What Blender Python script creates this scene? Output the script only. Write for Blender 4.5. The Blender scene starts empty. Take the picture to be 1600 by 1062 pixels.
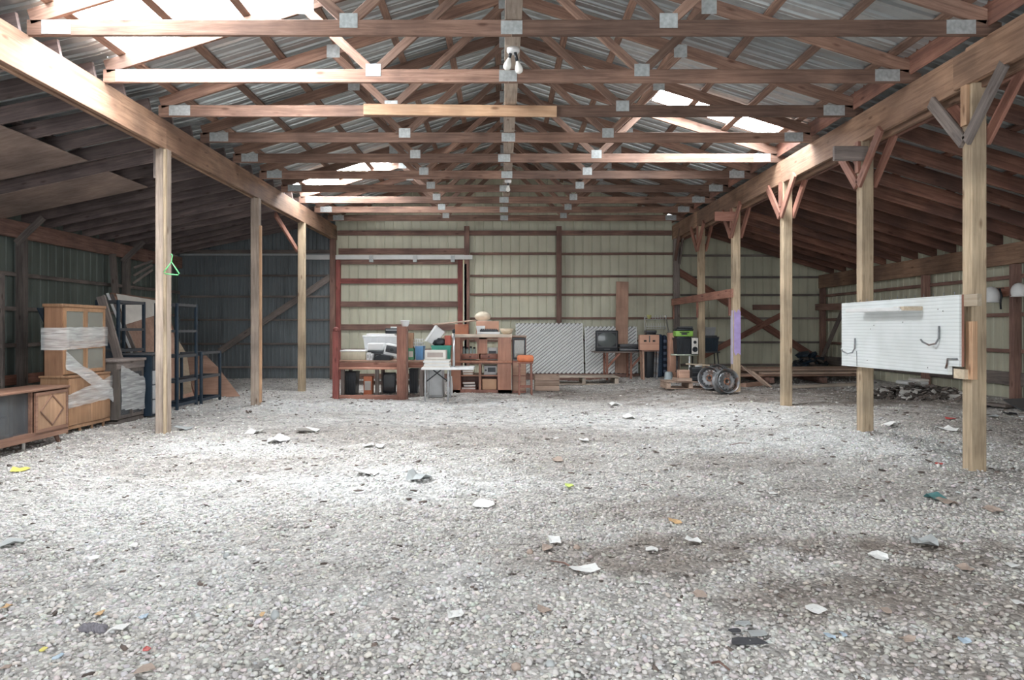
import bpy, bmesh, math, random
import numpy as np
from mathutils import Vector, Matrix, Euler, noise as mnoise

S = bpy.context.scene
COL = S.collection
random.seed(7)
rng = np.random.default_rng(7)
R = math.radians

# ------------------------------------------------------------------ camera, world, light, exposure
F_PX, VPX, VPY, CAM_Z = 1150.0, 785.0, 513.0, 1.32
cam = bpy.data.cameras.new('camera')
cam.sensor_fit = 'HORIZONTAL'; cam.sensor_width = 36.0
cam.lens = 36.0 * F_PX / 1600.0
cam.shift_x = (800 - VPX) / 1600.0
cam.shift_y = (VPY - 531) / 1600.0
cam.clip_end = 200
cam_o = bpy.data.objects.new('camera', cam); COL.objects.link(cam_o)
cam_o.location = (0, 0, CAM_Z); cam_o.rotation_euler = (R(90), 0, 0)
S.camera = cam_o

W = bpy.data.worlds.new('overcast_sky'); S.world = W; W.use_nodes = True
bg = W.node_tree.nodes['Background']
bg.inputs['Color'].default_value = (0.93, 0.965, 1.0, 1)
bg.inputs['Strength'].default_value = 2.1
SKYLIGHT_POWER = 20.0            # daylight seen through the translucent roof panels
S.view_settings.view_transform = 'Standard'; S.view_settings.look = 'None'
S.view_settings.gamma = 1.0; S.view_settings.exposure = 1.27
S.view_settings.use_curve_mapping = False
S.cycles.use_denoising = True
S.cycles.max_bounces = 10; S.cycles.diffuse_bounces = 6; S.cycles.transparent_max_bounces = 12
S.cycles.sample_clamp_indirect = 6.0
# portal in the open end of the barn behind the camera
pl = bpy.data.lights.new('open_end_portal', 'AREA'); pl.shape = 'RECTANGLE'; pl.size = 8.4; pl.size_y = 3.8
pl.cycles.is_portal = True
po = bpy.data.objects.new('open_end_portal', pl); COL.objects.link(po)
po.location = (0.05, -2.4, 1.95); po.rotation_euler = (R(90), 0, 0)

# ------------------------------------------------------------------ helpers
def P(px, py, d):
    return Vector(((px - VPX) * d / F_PX, d, CAM_Z + (VPY - py) * d / F_PX))
def PX(px, d): return (px - VPX) * d / F_PX
def PZ(py, d): return CAM_Z + (VPY - py) * d / F_PX

def sstep(a, b, x):
    t = np.clip((np.asarray(x, float) - a) / (b - a), 0, 1); return t * t * (3 - 2 * t)
def ground(x, y):
    """height of the gravel"""
    h = 0.14 * sstep(1.6, 4.3, x) * sstep(6.3, 10.5, y) + 0.06 * sstep(5.5, 8, x) * sstep(9, 13, y)
    h = h + 0.012 * np.sin(1.7 * x + .6 * y) * np.cos(.9 * y - .5 * x) + 0.008 * np.sin(4.1 * x - 2.3 * y + 1)
    h = h + 0.05 * sstep(15.5, 18, y)
    return h
def G(x, y): return float(ground(x, y))

def setp(o, label=None, cat=None, group=None, kind=None):
    if label: o['label'] = label
    if cat: o['category'] = cat
    if group: o['group'] = group
    if kind: o['kind'] = kind
    return o
def thing(name, label, cat, loc=(0, 0, 0), rz=0.0, group=None):
    o = bpy.data.objects.new(name, None); COL.objects.link(o); o.empty_display_size = .1
    o.location = loc; o.rotation_euler = (0, 0, rz)
    return setp(o, label, cat, group)
def struct(name, label=None):
    o = bpy.data.objects.new(name, None); COL.objects.link(o); o['kind'] = 'structure'
    if label: o['label'] = label
    return o

class MB:
    """collects shapes into one mesh"""
    def __init__(s): s.v = []; s.f = []; s.sm = []
    def add(s, vs, fs, smooth=False, M=None):
        b = len(s.v)
        for p in vs:
            p = Vector(p)
            if M is not None: p = M @ p
            s.v.append(tuple(p))
        for f in fs: s.f.append(tuple(i + b for i in f)); s.sm.append(smooth)
        return s
    def box(s, x0, x1, y0, y1, z0, z1, M=None):
        vs = [(x, y, z) for z in (z0, z1) for y in (y0, y1) for x in (x0, x1)]
        return s.add(vs, [(0, 2, 3, 1), (4, 5, 7, 6), (0, 1, 5, 4), (2, 6, 7, 3), (0, 4, 6, 2), (1, 3, 7, 5)], False, M)
    def rbox(s, x0, x1, y0, y1, z0, z1, r=.01, M=None):
        """box with chamfered edges"""
        r = min(r, (x1-x0)*.45, (y1-y0)*.45, (z1-z0)*.45)
        bm = bmesh.new(); bmesh.ops.create_cube(bm, size=1)
        for v in bm.verts:
            v.co = Vector(((x0+x1)/2 + v.co.x*(x1-x0), (y0+y1)/2 + v.co.y*(y1-y0), (z0+z1)/2 + v.co.z*(z1-z0)))
        bmesh.ops.bevel(bm, geom=list(bm.edges), offset=r, segments=2, profile=.5, affect='EDGES')
        s.bm(bm, M, True); return s
    def bm(s, bm, M=None, smooth=False):
        bm.verts.ensure_lookup_table(); bm.verts.index_update()
        s.add([v.co.copy() for v in bm.verts], [[v.index for v in f.verts] for f in bm.faces], smooth, M)
        bm.free(); return s
    def prism(s, pts, y0, y1, M=None):
        """outline in x,z extruded along y"""
        n = len(pts)
        vs = [(p[0], y0, p[1]) for p in pts] + [(p[0], y1, p[1]) for p in pts]
        fs = [tuple(range(n)), tuple(range(2*n-1, n-1, -1))] + [(i, i+n, (i+1) % n + n, (i+1) % n) for i in range(n)]
        return s.add(vs, fs, False, M)
    def tube(s, pts, r, n=8, closed=False, smooth=True):
        pts = [Vector(p) for p in pts]; m = len(pts); rr = r if isinstance(r, (list, tuple)) else [r]*m
        b = []; up = None
        for i, p in enumerate(pts):
            t = (pts[(i+1) % m] - pts[i-1]) if closed else (pts[min(i+1, m-1)] - pts[max(i-1, 0)])
            t.normalize()
            if up is None: up = Vector((0, 0, 1)) if abs(t.z) < .9 else Vector((1, 0, 0))
            a = t.cross(up).normalized(); c = a.cross(t).normalized(); up = c
            for k in range(n):
                q = 2*math.pi*k/n; b.append(p + a*math.cos(q)*rr[i] + c*math.sin(q)*rr[i])
        fs = []
        for i in range(m if closed else m-1):
            j = (i+1) % m
            for k in range(n): fs.append((i*n+k, i*n+(k+1) % n, j*n+(k+1) % n, j*n+k))
        if not closed: fs += [tuple(range(n-1, -1, -1)), tuple((m-1)*n+k for k in range(n))]
        return s.add(b, fs, smooth)
    def lathe(s, prof, n=24, M=None, smooth=True, cap=True):
        """profile (r,z) about local z"""
        vs = []; fs = []
        for r, z in prof:
            for k in range(n):
                q = 2*math.pi*k/n; vs.append((r*math.cos(q), r*math.sin(q), z))
        for i in range(len(prof)-1):
            for k in range(n): fs.append((i*n+k, i*n+(k+1) % n, (i+1)*n+(k+1) % n, (i+1)*n+k))
        if cap: fs += [tuple(range(n-1, -1, -1)), tuple((len(prof)-1)*n+k for k in range(n))]
        return s.add(vs, fs, smooth, M)
    def mesh(s, name):
        me = bpy.data.meshes.new(name); me.from_pydata(s.v, [], s.f)
        if any(s.sm): me.polygons.foreach_set('use_smooth', s.sm)
        me.validate(); me.update(); return me
    def build(s, name, mat, parent=None, loc=None, smooth=None):
        me = s.mesh(name); me.materials.append(mat)
        o = bpy.data.objects.new(name, me); COL.objects.link(o); o.parent = parent
        if loc is not None: o.location = loc
        return o

def link(name, me, parent=None, M=None):
    o = bpy.data.objects.new(name, me); COL.objects.link(o); o.parent = parent
    if M is not None: o.matrix_local = M
    return o

def frame_of(p0, p1, up=(0, 0, 1), roll=0):
    p0, p1 = Vector(p0), Vector(p1); x = (p1 - p0).normalized(); up = Vector(up)
    y = up.cross(x)
    if y.length < 1e-4: y = Vector((0, 1, 0))
    y.normalize(); z = x.cross(y)
    M = Matrix((x, y, z)).transposed().to_4x4(); M.translation = p0
    return M @ Matrix.Rotation(roll, 4, 'X')
def bar(name, p0, p1, w, h, mat, parent=None, up=(0, 0, 1), roll=0, ch=.004):
    """a sawn timber: local x is its length (grain), w across, h along 'up'; ends and edges slightly chamfered"""
    L = (Vector(p1) - Vector(p0)).length; mb = MB()
    c = min(ch, w*.2, h*.2)
    a, b = w/2, h/2
    ring = [(-a+c, -b), (a-c, -b), (a, -b+c), (a, b-c), (a-c, b), (-a+c, b), (-a, b-c), (-a, -b+c)]
    vs = [(0, y, z) for y, z in ring] + [(L, y, z) for y, z in ring]
    fs = [tuple(range(7, -1, -1)), tuple(range(8, 16))] + [(i, (i+1) % 8, (i+1) % 8+8, i+8) for i in range(8)]
    mb.add(vs, fs)
    me = mb.mesh(name); me.materials.append(mat)
    o = link(name, me, parent, frame_of(p0, p1, up, roll)); return o

# ------------------------------------------------------------------ materials (procedural)
def nodes(name):
    m = bpy.data.materials.new(name); m.use_nodes = True
    nt = m.node_tree; b = nt.nodes['Principled BSDF']
    return m, nt, b
def N(nt, t, **kw):
    n = nt.nodes.new(t)
    for k, v in kw.items():
        if k in n.inputs.keys() if hasattr(n.inputs, 'keys') else False: n.inputs[k].default_value = v
        else: setattr(n, k, v)
    return n
def ramp(nt, stops):
    n = nt.nodes.new('ShaderNodeValToRGB'); e = n.color_ramp.elements
    while len(e) < len(stops): e.new(.5)
    for i, (p, c) in enumerate(stops):
        e[i].position = p; e[i].color = (*c, 1) if len(c) == 3 else c
    return n
def mix(nt, fac, a, b, mode='MIX'):
    n = nt.nodes.new('ShaderNodeMix'); n.data_type = 'RGBA'; n.blend_type = mode
    for idx, val in ((0, fac), (6, a), (7, b)):
        if hasattr(val, 'links') or isinstance(val, bpy.types.NodeSocket): nt.links.new(val, n.inputs[idx])
        elif isinstance(val, (int, float)): n.inputs[idx].default_value = val
        else: n.inputs[idx].default_value = (*val, 1)
    return n.outputs[2]
MATS = {}
def wood(name, dark, mid, light, axis='x', grain=1.0, rough=.75, knots=True, stain=None, stain_amt=.5, var=.35):
    m, nt, b = nodes(name); L = nt.links
    tc = N(nt, 'ShaderNodeTexCoord'); oi = N(nt, 'ShaderNodeObjectInfo')
    off = N(nt, 'ShaderNodeVectorMath', operation='SCALE'); off.inputs[0].default_value = (37, 19, 53)
    L.new(oi.outputs['Random'], off.inputs['Scale'])
    add = N(nt, 'ShaderNodeVectorMath', operation='ADD'); L.new(tc.outputs['Object'], add.inputs[0]); L.new(off.outputs[0], add.inputs[1])
    mp = N(nt, 'ShaderNodeMapping'); L.new(add.outputs[0], mp.inputs[0])
    sc = [22*grain]*3; sc['xyz'.index(axis)] = 1.3*grain; mp.inputs['Scale'].default_value = sc
    n1 = N(nt, 'ShaderNodeTexNoise'); n1.inputs['Scale'].default_value = 1.6; n1.inputs['Detail'].default_value = 6; n1.inputs['Roughness'].default_value = .65; n1.inputs['Distortion'].default_value = .6
    L.new(mp.outputs[0], n1.inputs['Vector'])
    r = ramp(nt, [(.28, dark), (.5, mid), (.72, light)]); L.new(n1.outputs[0], r.inputs[0])
    n2 = N(nt, 'ShaderNodeTexNoise'); n2.inputs['Scale'].default_value = 1.7; n2.inputs['Detail'].default_value = 4
    L.new(add.outputs[0], n2.inputs['Vector'])
    r2 = ramp(nt, [(.35, (.62, .6, .6)), (.65, (1.18, 1.14, 1.1))]); L.new(n2.outputs[0], r2.inputs[0])
    c = mix(nt, .8, r.outputs[0], r2.outputs[0], 'MULTIPLY')
    if knots:
        mk = N(nt, 'ShaderNodeMapping'); sk = [7]*3; sk['xyz'.index(axis)] = 2.4; mk.inputs['Scale'].default_value = sk
        L.new(add.outputs[0], mk.inputs[0])
        v = N(nt, 'ShaderNodeTexVoronoi'); v.inputs['Scale'].default_value = 1.0; L.new(mk.outputs[0], v.inputs['Vector'])
        rk = ramp(nt, [(.06, (.3, .2, .15)), (.16, (1, 1, 1))]); L.new(v.outputs['Distance'], rk.inputs[0])
        c = mix(nt, .75, c, rk.outputs[0], 'MULTIPLY')
    if stain:
        n3 = N(nt, 'ShaderNodeTexNoise'); n3.inputs['Scale'].default_value = .9; n3.inputs['Detail'].default_value = 5
        L.new(add.outputs[0], n3.inputs['Vector'])
        r3 = ramp(nt, [(.45, (0, 0, 0)), (.62, (stain_amt,)*3)]); L.new(n3.outputs[0], r3.inputs[0])
        c = mix(nt, r3.outputs[0], c, stain)
    mr = N(nt, 'ShaderNodeMapRange'); mr.inputs[3].default_value = 1-var; mr.inputs[4].default_value = 1+var
    L.new(oi.outputs['Random'], mr.inputs[0])
    sc2 = N(nt, 'ShaderNodeVectorMath', operation='SCALE'); L.new(c, sc2.inputs[0]); L.new(mr.outputs[0], sc2.inputs['Scale'])
    L.new(sc2.outputs[0], b.inputs['Base Color']); b.inputs['Roughness'].default_value = rough
    bp = N(nt, 'ShaderNodeBump'); bp.inputs['Strength'].default_value = .25; bp.inputs['Distance'].default_value = .004
    L.new(n1.outputs[0], bp.inputs['Height']); L.new(bp.outputs[0], b.inputs['Normal'])
    MATS[name] = m; return m
def plain(name, col, rough=.6, metal=0, var=.12, scale=6, bump=0.0, spec=None, trans=0, alpha=1, dirt=None, dirt_scale=3):
    m, nt, b = nodes(name); L = nt.links
    tc = N(nt, 'ShaderNodeTexCoord'); n1 = N(nt, 'ShaderNodeTexNoise'); n1.inputs['Scale'].default_value = scale; n1.inputs['Detail'].default_value = 5
    L.new(tc.outputs['Object'], n1.inputs['Vector'])
    lo = tuple(max(0, x*(1-var)) for x in col); hi = tuple(min(1, x*(1+var)) for x in col)
    r = ramp(nt, [(.3, lo), (.7, hi)]); L.new(n1.outputs[0], r.inputs[0]); c = r.outputs[0]
    if dirt:
        n2 = N(nt, 'ShaderNodeTexNoise'); n2.inputs['Scale'].default_value = dirt_scale; n2.inputs['Detail'].default_value = 6
        L.new(tc.outputs['Object'], n2.inputs['Vector'])
        r2 = ramp(nt, [(.52, (0, 0, 0)), (.7, (.8, .8, .8))]); L.new(n2.outputs[0], r2.inputs[0])
        c = mix(nt, r2.outputs[0], c, dirt)
    L.new(c, b.inputs['Base Color'])
    b.inputs['Roughness'].default_value = rough; b.inputs['Metallic'].default_value = metal
    b.inputs['Transmission Weight'].default_value = trans; b.inputs['Alpha'].default_value = alpha
    if bump:
        bp = N(nt, 'ShaderNodeBump'); bp.inputs['Strength'].default_value = bump; bp.inputs['Distance'].default_value = .01
        L.new(n1.outputs[0], bp.inputs['Height']); L.new(bp.outputs[0], b.inputs['Normal'])
    MATS[name] = m; return m

truss_w = wood('truss_timber', (.12, .068, .05), (.22, .132, .097), (.33, .212, .162), grain=.9, var=.38)
web_w = wood('web_timber', (.12, .07, .053), (.235, .145, .107), (.35, .232, .178), grain=1.1, var=.4)
fresh_w = wood('fresh_timber', (.50, .29, .17), (.62, .40, .25), (.70, .48, .31), var=.08)
beam_w = wood('beam_timber', (.20, .12, .08), (.36, .225, .15), (.48, .32, .22), grain=.8, var=.15, stain=(.17, .10, .075), stain_amt=.5)
post_w = wood('post_timber', (.30, .23, .155), (.47, .375, .26), (.58, .48, .345), grain=.9, var=.1)
postg_w = wood('weathered_post_timber', (.25, .20, .165), (.42, .35, .29), (.53, .45, .38), grain=.9, var=.15)
raft_w = wood('rafter_timber', (.12, .055, .04), (.25, .12, .085), (.37, .20, .145), grain=.8, var=.35, stain=(.07, .04, .035), stain_amt=.7)
raftl_w = wood('old_rafter_timber', (.10, .075, .075), (.18, .14, .135), (.27, .21, .20), grain=.8, var=.25)
girt_w = wood('girt_timber', (.13, .075, .06), (.23, .135, .11), (.33, .21, .17), grain=1, var=.25)
grey_w = wood('grey_timber', (.12, .10, .095), (.22, .19, .175), (.31, .27, .25), grain=1, var=.25)
brown_w = wood('brace_timber', (.19, .085, .06), (.32, .155, .115), (.42, .23, .17), grain=1, var=.15)
red_w = wood('red_brown_timber', (.16, .04, .04), (.27, .085, .075), (.36, .14, .11), grain=1, var=.15)
ply_w = wood('plywood', (.26, .19, .165), (.36, .275, .24), (.43, .34, .30), grain=.5, var=.05, knots=False)
plate_m = plain('galvanised_plate', (.44, .47, .47), .45, .35, .2, 30, .15)
def sheet_mat(name, col, rough, metal, dirt, var=.12):
    m, nt, b = nodes(name); L = nt.links
    tc = N(nt, 'ShaderNodeTexCoord'); oi = N(nt, 'ShaderNodeObjectInfo')
    n1 = N(nt, 'ShaderNodeTexNoise'); n1.inputs['Scale'].default_value = 1.1; n1.inputs['Detail'].default_value = 6
    L.new(tc.outputs['Object'], n1.inputs['Vector'])
    r = ramp(nt, [(.4, tuple(c*.9 for c in col)), (.6, tuple(min(1, c*1.06) for c in col))]); L.new(n1.outputs[0], r.inputs[0])
    mp = N(nt, 'ShaderNodeMapping'); mp.inputs['Scale'].default_value = (9, 9, .8); L.new(tc.outputs['Object'], mp.inputs[0])
    n2 = N(nt, 'ShaderNodeTexNoise'); n2.inputs['Scale'].default_value = 1; n2.inputs['Detail'].default_value = 5; L.new(mp.outputs[0], n2.inputs['Vector'])
    r2 = ramp(nt, [(.5, (0, 0, 0)), (.75, (.55, .55, .55))]); L.new(n2.outputs[0], r2.inputs[0])
    c = mix(nt, r2.outputs[0], r.outputs[0], dirt)
    mr = N(nt, 'ShaderNodeMapRange'); mr.inputs[3].default_value = 1-var; mr.inputs[4].default_value = 1+var; L.new(oi.outputs['Random'], mr.inputs[0])
    sc2 = N(nt, 'ShaderNodeVectorMath', operation='SCALE'); L.new(c, sc2.inputs[0]); L.new(mr.outputs[0], sc2.inputs['Scale'])
    L.new(sc2.outputs[0], b.inputs['Base Color']); b.inputs['Roughness'].default_value = rough; b.inputs['Metallic'].default_value = metal
    MATS[name] = m; return m
cream_m = sheet_mat('cream_steel_siding', (.60, .60, .47), .5, 0, (.42, .40, .30), .04)
dark_m = sheet_mat('weathered_galvanised_siding', (.23, .26, .275), .42, .35, (.12, .125, .13), .16)
green_m = sheet_mat('dull_green_grey_siding', (.17, .20, .18), .55, .1, (.08, .09, .08), .1)
roof_m = sheet_mat('galvanised_roofing', (.50, .54, .55), .34, .7, (.32, .36, .38), .22)
white_m = plain('white_paint', (.78, .80, .79), .5, var=.05)
# backlit translucent skylight panel: daylight comes through it
def skylight_mat():
    m, nt, b = nodes('translucent_skylight'); L = nt.links
    b.inputs['Base Color'].default_value = (.85, .88, .88, 1); b.inputs['Roughness'].default_value = .5
    b.inputs['Emission Color'].default_value = (.93, .97, 1.0, 1); b.inputs['Emission Strength'].default_value = SKYLIGHT_POWER
    return m
sky_m = skylight_mat()

# ------------------------------------------------------------------ geometry constants of the barn
XL, XR, XC = -4.20, 4.31, 0.055          # inner faces of the two beams, ridge line
WL, WR, YB, YF = -8.25, 8.16, 18.72, -2.3
def skin(x):
    """height of the roof sheets"""
    if x > XR: return 4.05 - .30*(x - XR)
    if x < XL: return 4.20 + .215*(x - XL)
    return 4.20 + .31*(4.255 - abs(x - XC))

# ------------------------------------------------------------------ floor
def make_floor():
    xs = np.concatenate([np.linspace(-8.6, -5.5, 24), np.linspace(-5.4, 5.4, 150), np.linspace(5.5, 8.6, 24)])
    ys = np.concatenate([np.linspace(-3.0, 2.2, 16), np.linspace(2.3, 9, 130), np.linspace(9.1, 19.2, 90)])
    X, Y = np.meshgrid(xs, ys); Z = ground(X, Y)
    fine = rng.normal(0, .0035, Z.shape); Z = Z + fine
    n, m = len(xs), len(ys)
    V = np.stack([X.ravel(), Y.ravel(), Z.ravel()], 1)
    idx = np.arange(n*m).reshape(m, n)
    Q = np.stack([idx[:-1, :-1].ravel(), idx[:-1, 1:].ravel(), idx[1:, 1:].ravel(), idx[1:, :-1].ravel()], 1)
    me = bpy.data.meshes.new('floor'); me.from_pydata(V.tolist(), [], Q.tolist())
    me.polygons.foreach_set('use_smooth', [True]*len(Q))
    o = bpy.data.objects.new('floor', me); COL.objects.link(o); o['kind'] = 'structure'
    o['label'] = 'pale crushed gravel floor with patches of bare brown dirt'
    return o
# bare dirt patches (x, y, rx, ry, amount): where the gravel has worn through
DIRT = [(.9, 4.2, .55, .6, .9), (1.35, 3.6, .5, .35, .8), (.35, 4.4, .4, .35, .6), (2.6, 4.4, .75, .35, 1.), (2.2, 3.6, .7, .5, .85), (2.9, 3.4, .6, .5, .8),
        (1.2, 5.3, .7, .4, .55), (-.4, 9.0, 2.6, .9, .6), (-1.9, 9.3, 1.4, .8, .45), (-2.6, 7.0, 1.2, .6, .4), (4.6, 13.2, 2.2, 1.5, .95), (6.2, 12.3, 2.0, 1.6, .95), (5.5, 10.3, 1.4, .7, .55),
        (1.9, 14.5, 2.2, 1.2, .75), (6.4, 9.0, 1.6, 1.2, .55), (2.2, 7.2, .9, .5, .5), (.55, 7.4, .5, 1.2, .4), (-5.2, 8, 1.3, 2.2, .35), (4.1, 6.6, .6, .4, .35), (-1.0, 4.0, .5, .35, .35), (1.6, 2.9, .6, .3, .7), (3.0, 6.0, 1.0, .5, .35)]
# powdery lime-white patches; by the right posts, skylight painted into the colour
PALE = [(-.9, 6.3, 1.6, .8, .8), (-3.0, 8.3, 1.0, .7, .6), (3.6, 8.3, 1.6, .9, 1.), (4.6, 8.0, .8, .6, .9), (2.3, 10.4, 2.2, 1.4, .8), (-1.2, 3.9, 1.1, .6, .5), (-2.6, 5.2, 1.4, .9, .5), (0.2, 11.0, 3, 1.3, .55), (-2.2, 12.6, 2.4, 1.2, .9), (4.2, 7.1, .6, .35, .7), (-4.2, 12.2, 1.2, .8, .5)]
def patch(lst, x, y):
    a = np.zeros(np.shape(x))
    wob = .22*np.sin(3.1*x+1.3*y)+.18*np.sin(5.7*y-2.2*x+1)+.15*np.sin(9.1*x+7.3*y)+.12*np.sin(17*x-13*y)
    for (cx, cy, rx, ry, k) in lst:
        r = np.sqrt(((x-cx)/rx)**2 + ((y-cy)/ry)**2) + wob
        a = np.maximum(a, k*(1 - sstep(.55, 1.25, r)))
    return a
def gravel_mat(name, stone):
    m, nt, b = nodes(name); L = nt.links
    at = N(nt, 'ShaderNodeVertexColor', layer_name='ground_colour')
    if stone:
        L.new(at.outputs[0], b.inputs['Base Color'])
        b.inputs['Roughness'].default_value = .85; return m
    tc = N(nt, 'ShaderNodeTexCoord')
    v = N(nt, 'ShaderNodeTexVoronoi'); v.inputs['Scale'].default_value = 38; L.new(tc.outputs['Object'], v.inputs['Vector'])
    v2 = N(nt, 'ShaderNodeTexVoronoi'); v2.inputs['Scale'].default_value = 13; L.new(tc.outputs['Object'], v2.inputs['Vector'])
    n = N(nt, 'ShaderNodeTexNoise'); n.inputs['Scale'].default_value = 5; n.inputs['Detail'].default_value = 9; n.inputs['Roughness'].default_value = .75; L.new(tc.outputs['Object'], n.inputs['Vector'])
    r = ramp(nt, [(.0, (.55, .55, .55)), (.25, (.86, .86, .86)), (.9, (1.3, 1.3, 1.3))]); L.new(v.outputs['Color'], r.inputs[0])
    r2 = ramp(nt, [(.36, (.6, .6, .6)), (.5, (1, 1, 1)), (.62, (1.22, 1.22, 1.22))]); L.new(n.outputs[0], r2.inputs[0])
    c = mix(nt, 1.0, at.outputs[0], r.outputs[0], 'MULTIPLY'); c = mix(nt, 1.0, c, r2.outputs[0], 'MULTIPLY')
    L.new(c, b.inputs['Base Color']); b.inputs['Roughness'].default_value = .95
    b1 = N(nt, 'ShaderNodeBump'); b1.inputs['Strength'].default_value = .9; b1.inputs['Distance'].default_value = .03; b1.invert = True
    L.new(v.outputs['Distance'], b1.inputs['Height'])
    b2 = N(nt, 'ShaderNodeBump'); b2.inputs['Strength'].default_value = .7; b2.inputs['Distance'].default_value = .05
    L.new(n.outputs[0], b2.inputs['Height']); L.new(b1.outputs[0], b2.inputs['Normal']); L.new(b2.outputs[0], b.inputs['Normal'])
    return m
def ground_colour(x, y):
    g = np.array([.615, .59, .56]); d = np.array([.30, .25, .212]); w = np.array([.78, .775, .76])
    a = patch(DIRT, x, y)[:, None]; p = patch(PALE, x, y)[:, None]
    c = g*(1-p) + w*p
    br = (.5+.5*np.sin(7.3*x+3.1*np.sin(2.9*y))*np.sin(6.1*y+2.7*np.sin(3.7*x)))[:, None]; a = a*(.55+.45*br)
    return c*(1-a) + d*a, a[:, 0]
floor = make_floor()
def paint(me, cols):
    ca = me.color_attributes.new('ground_colour', 'FLOAT_COLOR', 'POINT')
    ca.data.foreach_set('color', np.concatenate([cols, np.ones((len(cols), 1))], 1).astype(np.float32).ravel())
co = np.empty(len(floor.data.vertices)*3, np.float32); floor.data.vertices.foreach_get('co', co); co = co.reshape(-1, 3)
paint(floor.data, ground_colour(co[:, 0], co[:, 1])[0]*.92)
floor.data.materials.append(gravel_mat('gravel_bed', False))
# loose stones: real pebbles, finer and fewer with distance
def ico(sub):
    bm = bmesh.new(); bmesh.ops.create_icosphere(bm, subdivisions=sub, radius=1)
    v = np.array([w.co[:] for w in bm.verts]); f = np.array([[w.index for w in q.verts] for q in bm.faces]); bm.free(); return v, f
def octa():
    v = np.array([(1, 0, 0), (-1, 0, 0), (0, 1, 0), (0, -1, 0), (0, 0, 1), (0, 0, -1)], float)
    return v, np.array([(0, 2, 4), (2, 1, 4), (1, 3, 4), (3, 0, 4), (2, 0, 5), (1, 2, 5), (3, 1, 5), (0, 3, 5)])
smat = gravel_mat('gravel_stones', True)
def stones(y0, y1, dens, base, rmin, rmax, parent, col=None, flat=1.0, name='gravel'):
    bv, bf = base
    A = .74*(y1**2 - y0**2)
    n = int(A*dens)
    y = np.sqrt(rng.uniform(y0**2, y1**2, n)); x = rng.uniform(-.74, .74, n)*y + .015*y
    keep = (np.abs(x) < 8.0); x, y = x[keep], y[keep]
    c, a = ground_colour(x, y)
    keep = rng.uniform(0, 1, len(x)) > a*(.75 if col is None else -1); x, y, c = x[keep], y[keep], c[keep]; n = len(x)
    r = rmin + (rmax-rmin)*rng.uniform(0, 1, n)**2.2
    sc = np.stack([r*rng.uniform(.85, 1.5, n), r*rng.uniform(.75, 1.1, n), r*rng.uniform(.45, .8, n)*flat], 1)
    th = rng.uniform(0, 2*np.pi, n); ct, st = np.cos(th), np.sin(th)
    tilt = rng.normal(0, .25, n)
    jit = 1 + rng.normal(0, .12, (n, len(bv)))
    V = bv[None]*jit[..., None]*sc[:, None, :]
    vx, vy, vz = V[..., 0], V[..., 1], V[..., 2] + V[..., 0]*tilt[:, None]
    X = vx*ct[:, None]-vy*st[:, None]+x[:, None]; Y = vx*st[:, None]+vy*ct[:, None]+y[:, None]
    Z = vz + (ground(x, y) + sc[:, 2]*rng.uniform(-.1, .75, n))[:, None]
    V = np.stack([X, Y, Z], -1).reshape(-1, 3)
    Fc = (bf[None] + (np.arange(n)*len(bv))[:, None, None]).reshape(-1, 3)
    me = bpy.data.meshes.new(name); me.vertices.add(len(V)); me.vertices.foreach_set('co', V.astype(np.float32).ravel())
    me.loops.add(len(Fc)*3); me.loops.foreach_set('vertex_index', Fc.astype(np.int32).ravel())
    me.polygons.add(len(Fc)); me.polygons.foreach_set('loop_start', np.arange(0, len(Fc)*3, 3, dtype=np.int32))
    me.polygons.foreach_set('loop_total', np.full(len(Fc), 3, np.int32)); me.polygons.foreach_set('use_smooth', np.ones(len(Fc), bool))
    me.update(calc_edges=True)
    tone = np.clip(rng.normal(1.02, .17, n), .55, 1.5)[:, None]
    tint = 1 + rng.normal(0, .03, (n, 3))
    cs = np.clip((c*.78 + .22*np.array([.52, .505, .485]))*tone*tint, 0.02, .9)
    if col is not None: cs = np.clip(np.array(col)*rng.uniform(.5, 1.6, (n, 1)), .01, .9)
    paint(me, np.repeat(cs, len(bv), 0)); me.materials.append(smat)
    o = link(name, me, parent); o['kind'] = 'stuff'; return o
stones(2.45, 3.5, 2900, ico(2), .0045, .0145, floor)
stones(3.5, 5.6, 1900, ico(1), .005, .016, floor)
stones(5.6, 9.5, 620, ico(1), .006, .018, floor)
stones(9.5, 18.4, 130, octa(), .008, .024, floor)
stones(2.45, 5.5, 40, ico(1), .004, .020, floor, (.13, .10, .085), .5, 'dark_crumbs')
stones(5.5, 18.3, 16, ico(1), .008, .035, floor, (.14, .11, .095), .4, 'dark_crumbs')
stones(5.0, 18.0, 5, ico(1), .010, .035, floor, (.62, .60, .57), .35, 'pale_crumbs')

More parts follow.
